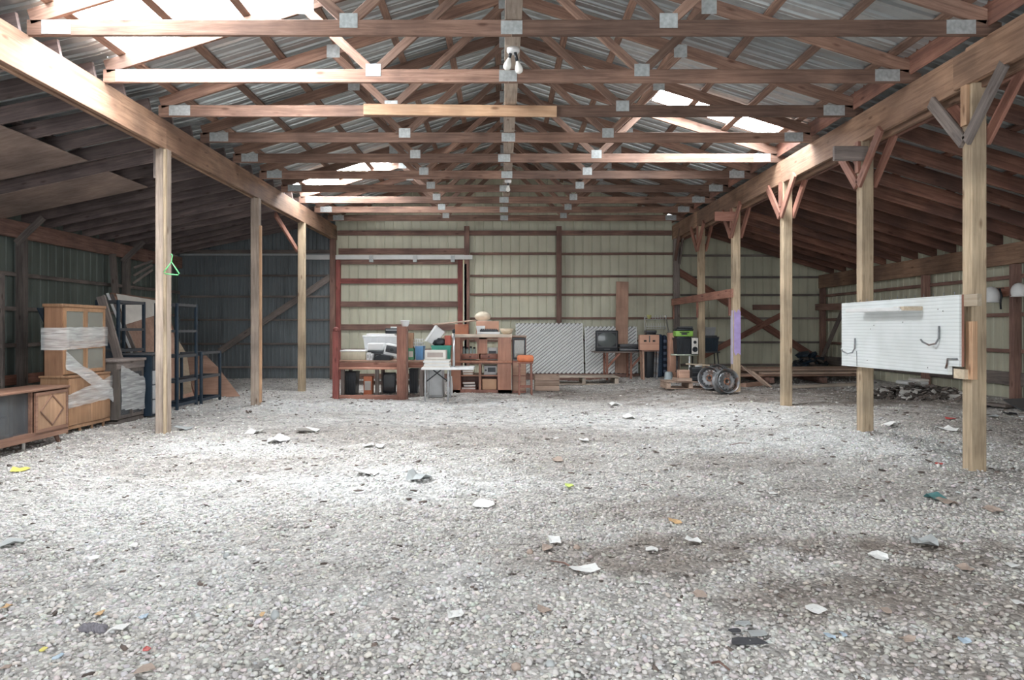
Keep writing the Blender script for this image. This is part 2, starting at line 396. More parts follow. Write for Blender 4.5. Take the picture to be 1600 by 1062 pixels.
# ------------------------------------------------------------------ siding walls
def rib_profile(width, pitch, rib_w, rib_h, fine=0):
    pts = [(0, 0)]
    k = 0
    while k*pitch < width - 1e-6:
        c = k*pitch + pitch/2
        if c + rib_w < width:
            pts += [(c-rib_w, 0), (c-rib_w*.45, rib_h), (c+rib_w*.45, rib_h), (c+rib_w, 0)]
        if fine:
            pass
        k += 1
    pts.append((width, 0)); return pts
def siding(parent, mat, axis, fixed, a0, a1, zbot, ztop, sheet=.915, pitch=.229, rw=.018, rh=.018, sgn=1, name='wall_sheet'):
    """vertical ribbed steel sheets along axis 'x' or 'y'; ztop(a) gives the height under the roof; sgn = direction of the ribs"""
    a = a0; k = 0
    while a < a1 - .05:
        w = min(sheet, a1 - a); prof = rib_profile(w, pitch, rw, rh)
        vs = []
        lap = 0.0
        for (u, h) in prof:
            t = a + u; off = fixed + sgn*(h + lap)
            for z in (zbot(t) if callable(zbot) else zbot, ztop(t) if callable(ztop) else ztop):
                vs.append((t, off, z) if axis == 'x' else (off, t, z))
        n = len(prof); mb = MB(); mb.add(vs, [(2*i, 2*i+2, 2*i+3, 2*i+1) for i in range(n-1)])
        mb.build(name, mat, parent); a += w; k += 1

wall_back = struct('wall_back', 'ribbed steel rear wall, cream in the middle and grey at the left')
DX0, DX1, DZ1 = PX(524, 18.6), PX(723, 18.6), PZ(402, 18.6)      # sliding door
under = lambda x: skin(x) + .015
siding(wall_back, dark_m, 'x', YB, WL, XL-.05, 0.0, under, pitch=.1016, rw=.026, rh=.026, sgn=-1)
siding(wall_back, cream_m, 'x', YB, XL-.05, DX1-.04, DZ1-.06, under, sgn=1)
siding(wall_back, cream_m, 'x', YB, DX1-.04, WR, 0.0, under, sgn=1)
wall_right = struct('wall_right', 'cream steel side wall behind the right-hand posts')
siding(wall_right, cream_m, 'y', WR, YF, YB, 0.0, lambda y: skin(WR)+.01, sgn=1)
wall_left = struct('wall_left', 'dark green-grey steel side wall behind the old furniture')
siding(wall_left, green_m, 'y', WL, YF, YB, -.05, lambda y: skin(WL)+.01, sgn=-1)
wall_front = struct('wall_front', 'front end wall with a wide open bay behind the viewer')
siding(wall_front, green_m, 'x', YF, WL, XL-.1, -.05, under, sgn=-1)
siding(wall_front, cream_m, 'x', YF, XR+.1, WR, -.05, under, sgn=-1)
siding(wall_front, cream_m, 'x', YF, XL-.1, XR+.1, 4.0, under, sgn=-1)

def g(parent, mat, p0, p1, w, h, name='girt', up=(0, 0, 1), roll=0): return bar(name, p0, p1, w, h, mat, parent, up, roll)
yb = YB - .035
# rear wall girts: middle + right (cream part), left (dark part)
for z in (3.22, 2.65, 2.18, 1.58, 1.02, .45):
    for (x0, x1) in ((-.82, 1.36), (1.50, 4.33)):
        dz = random.uniform(-.012, .012)
        g(wall_back, girt_w, (x0, yb, z+dz), (x1, yb, z+dz*.3), .05, .055 if z < 3 else .06)
for z in (3.17, 2.62, 2.17, 1.58, .97, .40):
    g(wall_back, grey_w, (4.52, yb, z), (WR-.08, yb, z), .05, .05)
g(wall_back, grey_w, (WL+.08, yb, 3.24), (XL-.12, yb, 3.24), .05, .15)
setp(bar('fascia_strip', (WL+.08, yb-.03, 3.19), (XL-.1, yb-.03, 3.19), .02, .05, plain('pale_metal_trim', (.42, .45, .46), .5, .3), wall_back))
for z in (2.66, 2.13, 1.54, .93, .34):
    g(wall_back, grey_w, (WL+.08, yb, z), (XL-.12, yb, z), .05, .05)
g(wall_back, girt_w, (XL+.02, yb-.02, 3.74), (XR-.02, yb-.02, 3.74), .05, .12, 'top_plate')
# rear wall studs
for x, w in ((-.90, .13), (1.43, .13)):
    g(wall_back, girt_w, (x, yb-.07, 0), (x, yb-.07, 3.9), .12, w, 'stud', up=(1, 0, 0))
g(wall_back, white_m, (PX(727, 18.6), yb-.12, .2), (PX(727, 18.6), yb-.12, 2.95), .02, .075, 'white_jamb_strip', up=(1, 0, 0))
# header board over the sliding door and its track
g(wall_back, girt_w, (XL+.05, yb-.03, 3.27), (-.95, yb-.03, 3.27), .05, .15, 'door_header')
# bracing on the rear wall
yk = YB - .13
g(wall_back, grey_w, (PX(343, 18.6), yk, PZ(549, 18.6)), (PX(519, 18.6), yk, PZ(431, 18.6)), .04, .16, 'diagonal_brace', up=(0, 0, 1))
g(wall_back, brown_w, (PX(1059, 18.55), yk, PZ(423, 18.55)), (PX(1280, 18.55), yk, PZ(562, 18.55)), .04, .17, 'diagonal_brace')
g(wall_back, brown_w, (PX(1100, 18.5), yk-.05, PZ(556, 18.5)), (PX(1222, 18.5), yk-.05, PZ(492, 18.5)), .04, .14, 'diagonal_brace')
g(wall_back, girt_w, (PX(1176, 18.6), yk, PZ(480, 18.6)), (PX(1222, 18.6), yk, PZ(480, 18.6)), .04, .13, 'blocking')
# right wall: plate, girts, studs, skirt
g(wall_right, beam_w, (WR-.10, YF+.1, 2.50), (WR-.10, YB-.06, 2.50), .09, .33, 'wall_plate')
for z in (2.14, 1.86, 1.54, .96):
    g(wall_right, girt_w, (WR-.04, YF+.1, z), (WR-.04, YB-.06, z), .05, .06)
g(wall_right, grey_w, (WR-.05, YF+.1, .52), (WR-.05, YB-.06, .52), .04, .21, 'skirt_board')
for y in (1.5, 3.9, 6.6, 9.1, 11.55, 14.0, 16.4, 18.5):
    g(wall_right, girt_w, (WR-.11, y, 0.0), (WR-.11, y, 2.33), .12, .12, 'stud', up=(0, 1, 0))
g(wall_right, grey_w, (WR-.2, 18.35, .55), (WR-.2, 17.2, 1.75), .04, .13, 'diagonal_brace')
g(wall_right, girt_w, (WR-.19, 17.2, 1.83), (WR-.19, 18.7, 1.86), .05, .16, 'blocking')
# left wall: plate, girts, studs, skirt
g(wall_left, girt_w, (WL+.09, YF+.1, 2.98), (WL+.09, YB-.06, 2.98), .09, .28, 'wall_plate')
for z in (2.23, 1.65, 1.04):
    g(wall_left, grey_w, (WL+.05, YF+.1, z), (WL+.05, YB-.06, z), .05, .07)
g(wall_left, brown_w, (WL+.06, YF+.1, .46), (WL+.06, YB-.06, .46), .04, .17, 'skirt_board')
for y in (5.6, 9.0, 12.45, 15.9):
    g(wall_left, grey_w, (WL+.12, y, -.05), (WL+.12, y, 2.84), .13, .14, 'stud', up=(0, 1, 0))
for y in (12.45, 15.9):
    g(wall_left, grey_w, (WL+.1, y-.11, 2.75), (WL+.55, y-.11, 3.18), .04, .11, 'knee_brace')
g(wall_left, grey_w, (WL+.2, 15.35, 1.75), (WL+.2, 15.2, 2.86), .05, .2, 'blocking', up=(0, 1, 0))
for k in range(3):
    g(wall_left, grey_w, (WL+.22, 16.0+.02*k, 2.3+.17*k), (WL+.5, 16.3, 2.62+.1*k), .03, .05, 'spacer_batten')

# sliding door in the rear wall
door = struct('door_1', 'cream sliding door with red-brown rails in the rear wall')
siding(door, cream_m, 'x', YB-.06, DX0, DX1, 0.03, DZ1-.02, sgn=1, name='door_sheet')
yd = YB - .11
for py, h in ((408, .15), (439, .13), (475, .14), (511, .15), (549, .14), (588, .14)):
    z = PZ(py, 18.6); g(door, red_w if py in (439,) else girt_w, (DX0+.1, yd, z), (DX1-.08, yd, z), .05, h, 'door_rail')
for x in (DX0+.07, DX1-.06):
    g(door, red_w, (x, yd-.01, .03), (x, yd-.01, DZ1-.03), .05, .13, 'door_stile', up=(1, 0, 0))
g(door, white_m, (DX0-.02, yd-.03, .03), (DX0-.02, yd-.03, DZ1), .02, .05, 'white_edge_strip', up=(1, 0, 0))
trk = MB(); trk.box(XL-.9, PX(738, 18.5), YB-.2, YB-.12, PZ(405, 18.5), PZ(398, 18.5)); tr = trk.build('door_track', white_m, door)
for x in (-3.3, -2.2, -1.25):
    MB().box(x-.05, x+.05, YB-.22, YB-.12, PZ(409, 18.5), PZ(399, 18.5)).build('track_hanger', plate_m, door)

# ------------------------------------------------------------------ roof: sheets, skylights, purlins, lean-to rafters
ceiling = struct('ceiling', 'open gable roof of galvanised sheets over timber purlins and rafters')
def roof_sheets(x0, x1, sky=()):
    """ribbed sheets running down the slope between x0 and x1, 0.9 m wide each; sky = (y0,y1,xa,xb) spans that are translucent"""
    y = YF - .3; W_ = .9
    def strip(ya, yb_, xa, xb, mat, nm):
        prof = []
        n = max(1, round((yb_-ya)/.225))
        for k in range(n):
            c = ya + (k+.5)*(yb_-ya)/n
            prof += [(c-.03, 0), (c-.014, .024), (c+.014, .024), (c+.03, 0)]
            prof += [(c+.068, 0), (c+.074, .005), (c+.086, .005), (c+.092, 0)]
        prof = [(ya, 0)] + prof + [(yb_, 0)]
        vs = []
        for (yy, h) in prof:
            for xx in (xa, xb): vs.append((xx, yy, skin(xx if x0 < xx < x1 else (xa+1e-5 if xx == xa else xb-1e-5)) + h))
        MB().add(vs, [(2*i, 2*i+1, 2*i+3, 2*i+2) for i in range(len(prof)-1)]).build(nm, mat, ceiling)
    cuts = sorted(set([y] + [round(y+W_*k, 3) for k in range(1, 26)] + [s for q in sky for s in q[:2]]))
    cuts = [c for c in cuts if c < YB+.2] + [YB+.25]
    for a, b in zip(cuts, cuts[1:]):
        if b-a < .08: continue
        hit = [q for q in sky if q[0] <= (a+b)/2 <= q[1]]
        if hit:
            q = hit[0]
            strip(a, b, q[2], q[3], sky_m, 'skylight_panel')
            if q[2] - x0 > .05: strip(a, b, x0, q[2], roof_m, 'roof_sheet')
            if x1 - q[3] > .05: strip(a, b, q[3], x1, roof_m, 'roof_sheet')
        else: strip(a, b, x0, x1, roof_m, 'roof_sheet')
roof_sheets(XL, XC, sky=[(6.15, 7.95, -4.1, -2.05), (14.65, 15.5, -4.15, -2.35)])
roof_sheets(XC, XR, sky=[(10.45, 11.3, 2.3, 4.2)])
roof_sheets(WL-.35, XL); roof_sheets(XR, WR+.35)
bar('step_light_stop', (XR+.002, YF-.3, 4.115), (XR+.002, YB+.25, 4.115), .012, .23, raft_w, ceiling)  # added strip that blocks light leaking through the roof step, in dark wood
# ridge cap
rc = MB(); zr = skin(XC)
rc.add([(XC-.25, YF-.3, zr-.03), (XC, YF-.3, zr+.05), (XC+.25, YF-.3, zr-.03), (XC-.25, YB+.25, zr-.03), (XC, YB+.25, zr+.05), (XC+.25, YB+.25, zr-.03)], [(0, 1, 4, 3), (1, 2, 5, 4)])
rc.build('ridge_cap', roof_m, ceiling)
def purlin(x, off=.022, mat=girt_w, y0=YF, y1=YB):
    s = .31 if XL < x < XR else (.215 if x < XL else .30)
    sg = -1 if x > XC else 1
    z = skin(x) - off
    bar('purlin', (x, y0, z), (x, y1, z), .09, .04, mat, ceiling, up=(-sg*s, 0, 1))
for k in range(7):
    t = .12 + .66*k
    for x in (XC - t, XC + t): purlin(x, mat=web_w)
for x in (-5.0, -5.9, -6.8, -7.7): purlin(x, mat=raftl_w)
for x in (5.0, 5.8, 6.6, 7.4): purlin(x, mat=raft_w)
# lean-to rafters
y = YF + .3; k = 0
while y < YB - .05:
    o = bar('rafter', (WL-.05, y, skin(WL)-.045-.10+.005), (XL-.10, y, skin(XL-.1)-.045-.10), .042, .19, raftl_w, ceiling); y += .61
y = YF + .3
while y < YB - .05:
    o = bar('rafter', (XR+.10, y, skin(XR+.1)-.045-.10), (WR+.05, y, skin(WR)-.045-.10-.012), .042, .19, raft_w, ceiling); y += .61
# plywood sheathing left under the sheets, near the viewer
for (ya, yb2, xb) in ((8.3, 10.12, -5.70), (10.76, 11.95, -5.76)):
    mb = MB(); t = .012
    za, zb = skin(-8.15)-.257, skin(xb)-.257
    mb.add([(-8.15, ya, za), (xb, ya, zb), (xb, yb2, zb), (-8.15, yb2, za), (-8.15, ya, za+t), (xb, ya, zb+t), (xb, yb2, zb+t), (-8.15, yb2, za+t)],
           [(0, 3, 2, 1), (4, 5, 6, 7), (0, 1, 5, 4), (1, 2, 6, 5), (2, 3, 7, 6), (3, 0, 4, 7)])
    mb.build('plywood_sheet', ply_w, ceiling)

# ------------------------------------------------------------------ long beams on the posts
bl = thing('support_beam', 'long laminated timber beam along the tops of the left-hand posts', 'beam', (XL, 8, 3.57))
def inb(root, p): return tuple(Vector(p) - Vector(root.location))
def tb(root, name, p0, p1, w, h, mat, up=(0, 0, 1), roll=0): return bar(name, inb(root, p0), inb(root, p1), w, h, mat, root, up, roll)
for (y0, y1) in ((YF, 3.6), (3.6, 9.2), (9.2, 15.7), (15.7, YB-.02)):
    tb(bl, 'beam_board', (XL-.025, y0, 3.69), (XL-.025, y1, 3.69), .05, .25, beam_w)
    tb(bl, 'beam_board', (XL-.115, y0, 3.69), (XL-.115, y1, 3.69), .05, .25, beam_w)
for (y0, y1) in ((YF, 6.1), (6.1, 12.7), (12.7, YB-.02)):
    tb(bl, 'upper_board', (XL-.03, y0, 3.87), (XL-.03, y1, 3.87), .04, .11, beam_w)
    tb(bl, 'upper_board', (XL-.115, y0, 3.87), (XL-.115, y1, 3.87), .04, .11, beam_w)
br = thing('support_beam', 'long laminated timber beam along the tops of the braced right-hand posts', 'beam', (XR, 8, 3.57))
for (y0, y1) in ((YF, 2.0), (2.0, 6.85), (6.85, 11.4), (11.4, 16.3), (16.3, YB-.02)):
    j = random.uniform(-.012, .012)
    tb(br, 'beam_board', (XR+.025, y0, 3.745+j), (XR+.025, y1, 3.745+j), .05, .35, beam_w)
    tb(br, 'beam_board', (XR+.115, y0, 3.70+j), (XR+.115, y1, 3.70+j), .05, .35, beam_w)
tb(br, 'splice_board', (XR-.02, 5.2, 3.72), (XR-.02, 6.98, 3.72), .03, .30, beam_w)
tb(br, 'ledger_board', (XR+.17, YF, 3.60), (XR+.17, YB-.1, 3.60), .04, .20, raft_w)

# ------------------------------------------------------------------ posts
def post(x, y0, label, mat, top=3.58, side=1, size=.14, base=None):
    """x = inner face, y0 = near face"""
    xc = x + side*size/2; yc = y0 + size/2
    zb = G(xc, yc) if base is None else base
    t = thing('timber_post', label, 'post', (xc, yc, zb), 0, 'roof posts')
    bar('shaft', (0, 0, -.12), (0, 0, top-zb), size, size, mat, t, up=(0, 1, 0), ch=.006)
    return t
ordL = ['nearest left-hand timber post with the green hanger on it', 'middle left-hand timber post beside the short black rack', 'farthest free-standing left-hand post, pale, near the sliding door']
LP = []
for y0, lab, m in ((9.20, ordL[0], postg_w), (12.68, ordL[1], postg_w), (15.6, ordL[2], post_w)):
    t = post(XL, y0, lab, m, side=-1, base=(-.06 if y0 > 15 else None)); LP.append(t)
post(XL, 18.48, 'dark corner post left of the sliding door under the left beam', girt_w, side=-1)
# strip nailed on the middle left post, brace on the far one
bar('cover_strip', (.09, -.02, .05), (.09, -.02, 3.1), .035, .05, fresh_w, LP[1], up=(0, 1, 0))
bar('cover_strip', (.062, -.085, .0), (.062, -.085, 3.55), .03, .05, post_w, LP[0], up=(0, 1, 0))
bar('knee_brace', (-.1, 0, 3.05), (-.1, -1.5, 3.57), .04, .11, brown_w, LP[2])
bar('cleat', (-.085, 0, 3.2), (-.085, 0, 3.55), .03, .12, grey_w, LP[0], up=(0, 1, 0))
RPd = [6.76, 8.82, 11.29, 13.75, 16.15]
labR = ['nearest right-hand braced post, right end of the white panel', 'second right-hand braced post, behind the left end of the white panel',
        'third right-hand braced post, standing clear on the gravel', 'right-hand braced post with purple paint, behind the wheel rims', 'farthest free right-hand braced post, beside the stacked bins']
RP = []
for y0, lab in zip(RPd, labR):
    t = post(XR, y0, lab, post_w); RP.append(t); z0 = t.location.z
    for (xo, m) in ((-.088, grey_w if y0 < 8 else brown_w), (.095, brown_w)):
        for s in (-1, 1):
            q0 = Vector((xo, s*.02, 3.05-z0)); q1 = Vector((xo, s*.54, 3.585-z0))
            bar('knee_brace', q0, q1, .036, .12, m, t)
    bar('cleat', (-.088, .0, 3.2-z0), (-.088, .0, 3.57-z0), .036, .085, fresh_w if y0 < 8 else brown_w, t, up=(0, 1, 0))
for q, m_, yy in ((RP[1], grey_w, -.09), (RP[3], brown_w, -.09)):
    bar('packing_block', (-.42, yy, 3.41-q.location.z), (-.02, yy, 3.41-q.location.z), .05, .17, m_, q)
tC = post(XR, 18.46, 'dark right-hand post against the rear wall, with a knee brace', grey_w)
bar('knee_brace', (-.05, -.09, 2.85), (-.05, -.62, 3.56), .04, .14, girt_w, tC)
bar('knee_brace', (.05, -.09, 2.75), (.05, -.55, 3.5), .04, .12, grey_w, tC)
# purple paint on the fourth post
purple = plain('purple_paint', (.42, .33, .62), .6, var=.15, scale=9)
lilac = plain('pale_lilac_paint', (.66, .62, .76), .6, var=.1, scale=9)
t = RP[3]; zt, zb = PZ(487, 13.75)-t.location.z, PZ(552, 13.75)-t.location.z
o = MB().prism([(-.052, zb+.02), (-.02, zb-.04), (.02, zb+.01), (.071, zb-.03), (.071, zt), (.03, zt+.05), (-.01, zt-.02), (-.052, zt+.04)], -.0715, -.0700).build('paint_patch', purple, t)
setp(o, 'purple paint patch')
MB().box(-.0722, -.0700, -.07, .07, zb-.2, zt+.03).build('paint_patch', lilac, t)
# mid-height rail joining the last three right-hand posts
rl = thing('rail_board', 'red-brown board nailed level between the rear right-hand posts', 'board', (XR-.03, 13.7, 1.98))
bar('board', (0, 0, 0), (0, 4.85, 0), .04, .16, brown_w, rl)
for yy, dz in ((.2, -.2), (2.5, -.2), (4.75, -.2)):
    bar('cleat', (.01, yy, -.42), (.01, yy, -.07), .03, .09, brown_w, rl, up=(0, 1, 0))

# ------------------------------------------------------------------ roof trusses
def plate(root, x, z, w, h, y, nm='gusset_plate'):
    MB().box(x-w/2, x+w/2, y-.003, y, z-h/2, z+h/2).build(nm, plate_m, root)
ZB = 3.92
ordn = ['first', 'second', 'third', 'fourth', 'fifth', 'sixth', 'seventh', 'eighth', 'ninth', 'tenth']
TY = [6.55 + 1.25*i for i in range(10)]
def truss(y, label, idx):
    t = thing('roof_truss', label, 'truss', (XC, y, ZB), 0, 'roof trusses')
    fr = random.uniform(-.03, .03); hw = 4.255
    m = lambda: truss_w
    bar('bottom_chord', (-hw-.02, 0, .07), (0.0+fr, 0, .07), .04, .14, truss_w, t)
    bar('bottom_chord', (0.004+fr, 0, .07), (hw+.12, 0, .07), .04, .14, truss_w, t)
    # top chords: centre line below the purlins
    def zc(u): return skin(XC + u*.999) - ZB - .044 - .073
    bar('top_chord', (-hw-.0, 0, zc(-hw)), (-.02, 0, zc(0)), .04, .14, truss_w, t)
    bar('top_chord', (hw+.0, 0, zc(hw)), (.02, 0, zc(0)), .04, .14, truss_w, t)
    for s in (-1, 1):
        a = Vector((s*1.42, 0, .11)); q = Vector((s*2.13, 0, zc(2.13)-.05)); rdg = Vector((s*.06, 0, zc(0)-.12))
        bar('web', a, q, .04, .09, web_w, t); bar('web', a, rdg, .04, .09, web_w, t)
        plate(t, s*1.42, .13, .16, .13, -.0205); plate(t, s*2.13, zc(2.13)-.02, .16, .16, -.0205)
        plate(t, s*(hw-.24), .075, .26, .125, -.0205)
    plate(t, fr, .07, .19, .12, -.0205); plate(t, 0, zc(0)-.06, .2, .2, -.0205)
    return t
TR = []
for i, y in enumerate(TY):
    TR.append(truss(y, ordn[i] + ' roof truss counting from the viewer towards the rear wall', i))
# light repair board on the third truss
bar('repair_board', (PX(568, 9.0)-XC, -.04, .08), (PX(870, 9.0)-XC, -.04, .055), .036, .135, fresh_w, TR[2])
# long centre board lying on the bottom chords
cb = thing('runner_board', 'long flat board laid along the middle of the bottom chords', 'board', (XC+.04, 8, ZB+.16))
for (y0, y1) in ((YF, 4.4), (4.4, 9.0), (9.02, 13.9), (13.92, YB-.1)):
    bar('board', (random.uniform(-.012, .012), y0-8, 0), (random.uniform(-.012, .012), y1-8, 0), .15, .038, post_w if False else postg_w, cb)

# ------------------------------------------------------------------ shared furniture materials
oak = wood('golden_oak', (.27, .145, .078), (.375, .22, .125), (.45, .28, .17), 'z', .7, .45, False, var=.03)
oak_y = wood('golden_oak_side', (.20, .105, .06), (.27, .15, .09), (.33, .19, .12), 'z', .7, .5, False, var=.03)
walnut = wood('walnut_veneer', (.16, .085, .06), (.24, .135, .095), (.31, .19, .135), 'x', .7, .4, False, var=.03)
diam = wood('inlaid_veneer', (.34, .20, .12), (.46, .29, .18), (.56, .37, .24), 'z', .8, .4, False, var=.03)
desk_w = wood('cherry_laminate', (.34, .145, .085), (.43, .20, .125), (.50, .26, .17), 'z', .6, .4, False, var=.03)
desk_d = wood('dark_cherry_laminate', (.20, .08, .055), (.29, .12, .085), (.36, .17, .12), 'z', .6, .45, False, var=.03)
pale_w = wood('pale_timber', (.55, .45, .32), (.66, .56, .42), (.74, .65, .52), 'x', 1, .7, False, var=.06)
board_w = wood('dusty_plank', (.36, .26, .20), (.50, .375, .30), (.60, .47, .385), 'x', .9, .8, True, var=.18)
redply_w = wood('rusty_plywood', (.38, .23, .17), (.48, .31, .235), (.56, .38, .29), 'x', .6, .8, False, var=.05)
black_p = plain('black_plastic', (.022, .026, .032), .42, var=.2)
navy_p = plain('navy_paint', (.018, .035, .055), .45, var=.2)
navy_f = plain('navy_fabric', (.035, .06, .10), .85, var=.25, scale=30)
dkgrey = plain('dark_grey_plastic', (.075, .078, .085), .5, var=.15)
grey_p = plain('grey_plastic', (.42, .43, .44), .5, var=.1)
white_p = plain('white_plastic', (.80, .81, .81), .42, var=.05)
offw = plain('off_white_card', (.74, .71, .66), .75, var=.08)
cream_p = plain('cream_plastic', (.76, .68, .54), .5, var=.06)
green_p = plain('green_card', (.12, .38, .22), .6, var=.15)
teal_p = plain('teal_plastic', (.03, .27, .20), .45, var=.15)
blue_p = plain('blue_plastic', (.16, .36, .62), .5, var=.12)
lime_p = plain('lime_plastic', (.32, .62, .12), .45, var=.1)
red_p = plain('red_card', (.42, .10, .07), .6, var=.15)
orange_f = plain('orange_cushion_cloth', (.70, .22, .10), .8, var=.15, scale=20)
card_m = plain('brown_cardboard', (.50, .31, .20), .85, var=.1, scale=4)
card_p = plain('pinkish_cardboard', (.62, .36, .26), .85, var=.08, scale=4)
steel = plain('bright_steel', (.66, .68, .70), .3, .8, .1)
dull_steel = plain('dull_steel', (.24, .25, .26), .45, .7, .25, 12, dirt=(.20, .10, .06), dirt_scale=9)
rust_m = plain('rust', (.28, .13, .08), .8, .2, .3, 20)
hang_m = plain('green_hanger_plastic', (.20, .80, .30), .35, var=.05)
dark_hole = plain('unlit_recess', (.03, .028, .028), .8)  # near-black colour stands in for the shade inside holes and slots
def glass(name, col=(.55, .6, .6), alpha=.45, rough=.08):
    m, nt, b = nodes(name); b.inputs['Base Color'].default_value = (*col, 1); b.inputs['Roughness'].default_value = rough
    b.inputs['Alpha'].default_value = alpha; b.inputs['Specular IOR Level'].default_value = .8
    MATS[name] = m; return m
pane_m = glass('dusty_glass', (.42, .43, .38), .42)
pane_d = glass('smoked_glass', (.10, .11, .12), .55)
bin_m = glass('clear_bin_plastic', (.80, .82, .84), .62, .3)
def wrap_mat():
    m, nt, b = nodes('stretch_wrap'); L = nt.links
    tc = N(nt, 'ShaderNodeTexCoord'); mp = N(nt, 'ShaderNodeMapping'); mp.inputs['Scale'].default_value = (2, 2, 26); mp.inputs['Rotation'].default_value = (.12, .1, 0)
    L.new(tc.outputs['Object'], mp.inputs[0]); n = N(nt, 'ShaderNodeTexNoise'); n.inputs['Scale'].default_value = 1.2; n.inputs['Detail'].default_value = 5; n.inputs['Distortion'].default_value = 1.2
    L.new(mp.outputs[0], n.inputs['Vector'])
    r = ramp(nt, [(.35, (.30, .30, .30)), (.6, (.52, .52, .52)), (.75, (.82, .82, .82))]); L.new(n.outputs[0], r.inputs[0])
    L.new(r.outputs[0], b.inputs['Alpha']); b.inputs['Base Color'].default_value = (.80, .82, .82, 1); b.inputs['Roughness'].default_value = .3
    bp = N(nt, 'ShaderNodeBump'); bp.inputs['Strength'].default_value = .5; bp.inputs['Distance'].default_value = .02; L.new(n.outputs[0], bp.inputs['Height']); L.new(bp.outputs[0], b.inputs['Normal'])
    return m
wrap_m = wrap_mat()

def frame_panel(mb, x0, x1, z0, z1, y0, y1, t):
    """four-sided frame in the xz plane"""
    mb.box(x0, x1, y0, y1, z0, z0+t); mb.box(x0, x1, y0, y1, z1-t, z1)
    mb.box(x0, x0+t, y0, y1, z0+t, z1-t); mb.box(x1-t, x1, y0, y1, z0+t, z1-t); return mb
RZ = math.pi/2        # local -y (front) turned to face the middle aisle

# ------------------------------------------------------------------ row of furniture along the left side
# low sideboard
t = thing('sideboard', 'low walnut sideboard with a diamond-patterned door and glass front', 'sideboard', (-5.15, 7.45, G(-5.3, 8)), RZ)
L_, D_, z0, z1 = 1.27, .42, .15, .67
MB().rbox(-.02, L_+.02, -.02, D_, z1-.03, z1, .008).build('top', walnut, t)
b = MB(); b.box(0, L_, 0, D_, z0, z0+.04); b.box(0, .03, 0, D_, z0+.04, z1-.03); b.box(L_-.03, L_, 0, D_, z0+.04, z1-.03); b.box(.62, .65, .02, D_, z0+.04, z1-.03); b.box(0, L_, D_-.01, D_, z0+.04, z1-.03)
b.box(0, L_, -.005, .02, z0-.045, z0)
b.build('carcass', walnut, t)
for x0, x1, yy in ((.03, .34, .03), (.31, .62, .05)):
    MB().box(x0, x1, yy, yy+.005, z0+.04, z1-.03).build('glass_pane', pane_d, t)
MB().box(.10, .22, .2, .36, z0+.04, z0+.2).build('stored_box', grey_p, t)
MB().box(.46, .58, .2, .36, z0+.04, z0+.22).build('stored_box', offw, t)
dr = MB(); frame_panel(dr, .66, L_-.01, z0+.03, z1-.045, -.012, .014, .035); dr = dr.build('door', walnut, t)
MB().box(.695, L_-.045, -.004, .008, z0+.065, z1-.08).build('door_panel', diam, dr)
cx, cz, hw, hh = (.66+L_-.01)/2, (z0+z1)/2, .215, .17
dm = [(cx-hw, cz), (cx, cz+hh), (cx+hw, cz), (cx, cz-hh)]
for i in range(4):
    a, c = dm[i], dm[(i+1) % 4]
    bar('diamond_moulding', (a[0], -.008, a[1]), (c[0], -.008, c[1]), .012, .016, walnut, dr)
for x, s in ((.12, -1), (1.13, 1)):
    for yy in (.06, D_-.06):
        m_ = MB(); m_.tube([(x, yy, z0-.04), (x+s*.05, yy-(.02 if yy < .2 else -.02), -.03)], [.028, .018], 10); m_.build('leg', walnut, t)
m_ = MB(); m_.tube([(.62, .1, z0), (.62, .1, -.02)], [.02, .014], 8); m_.build('leg', offw, t)

# tall china cabinet, partly wrapped
t = thing('china_cabinet', 'tall golden oak china cabinet bound with clear plastic wrap', 'cabinet', (-5.38, 9.11, G(-5.6, 9.6)), RZ)
L_ = .97
b = MB(); b.box(0, L_, 0, .34, .10, .72); b.rbox(-.01, L_+.01, -.012, .36, .70, .73, .006); b.box(0, L_, -.004, .05, .06, .10); b.build('lower_body', oak, t)
for x0, x1 in ((.01, L_/2-.003), (L_/2+.003, L_-.01)):
    for za, zb in ((.11, .40), (.41, .69)):
        MB().rbox(x0, x1, -.016, .0, za, zb, .004).build('door', oak, t)
ub = MB(); ub.box(0, .02, .07, .30, .73, 1.60); ub.box(L_-.02, L_, .07, .30, .73, 1.60); ub.box(.02, L_-.02, .28, .29, .73, 1.6); ub.box(0, L_, .29, .30, .73, 1.60); ub.box(.02, L_-.02, .09, .29, 1.12, 1.135)
ub.build('upper_body', oak_y, t)
MB().rbox(-.015, L_+.015, .05, .31, 1.585, 1.625, .006).build('cornice', oak, t)
for x0, x1 in ((.015, L_/2-.002), (L_/2+.002, L_-.015)):
    for za, zb in ((.745, 1.10), (1.115, 1.58)):
        m_ = MB(); frame_panel(m_, x0, x1, za, zb, .05, .07, .045); d_ = m_.build('glazed_door', oak, t)
        MB().box(x0+.04, x1-.04, .058, .062, za+.04, zb-.04).build('pane', pane_m, d_)
for x in (.05, .34, .62, .9):
    MB().tube([(x, .05, .1), (x, .05, -.03)], [.022, .016], 8).build('leg', oak, t)
for (x, z, hh, m_) in ((.25, .735, .12, white_p), (.70, .735, .10, offw), (.3, 1.135, .2, cream_p), (.7, 1.135, .24, offw)):
    MB().lathe([(.03, z), (.055, z+.02), (.05, z+hh*.5), (.03, z+hh*.8), (.045, z+hh)], 14, Matrix.Translation((x, .18, 0))).build('crockery', m_, t)
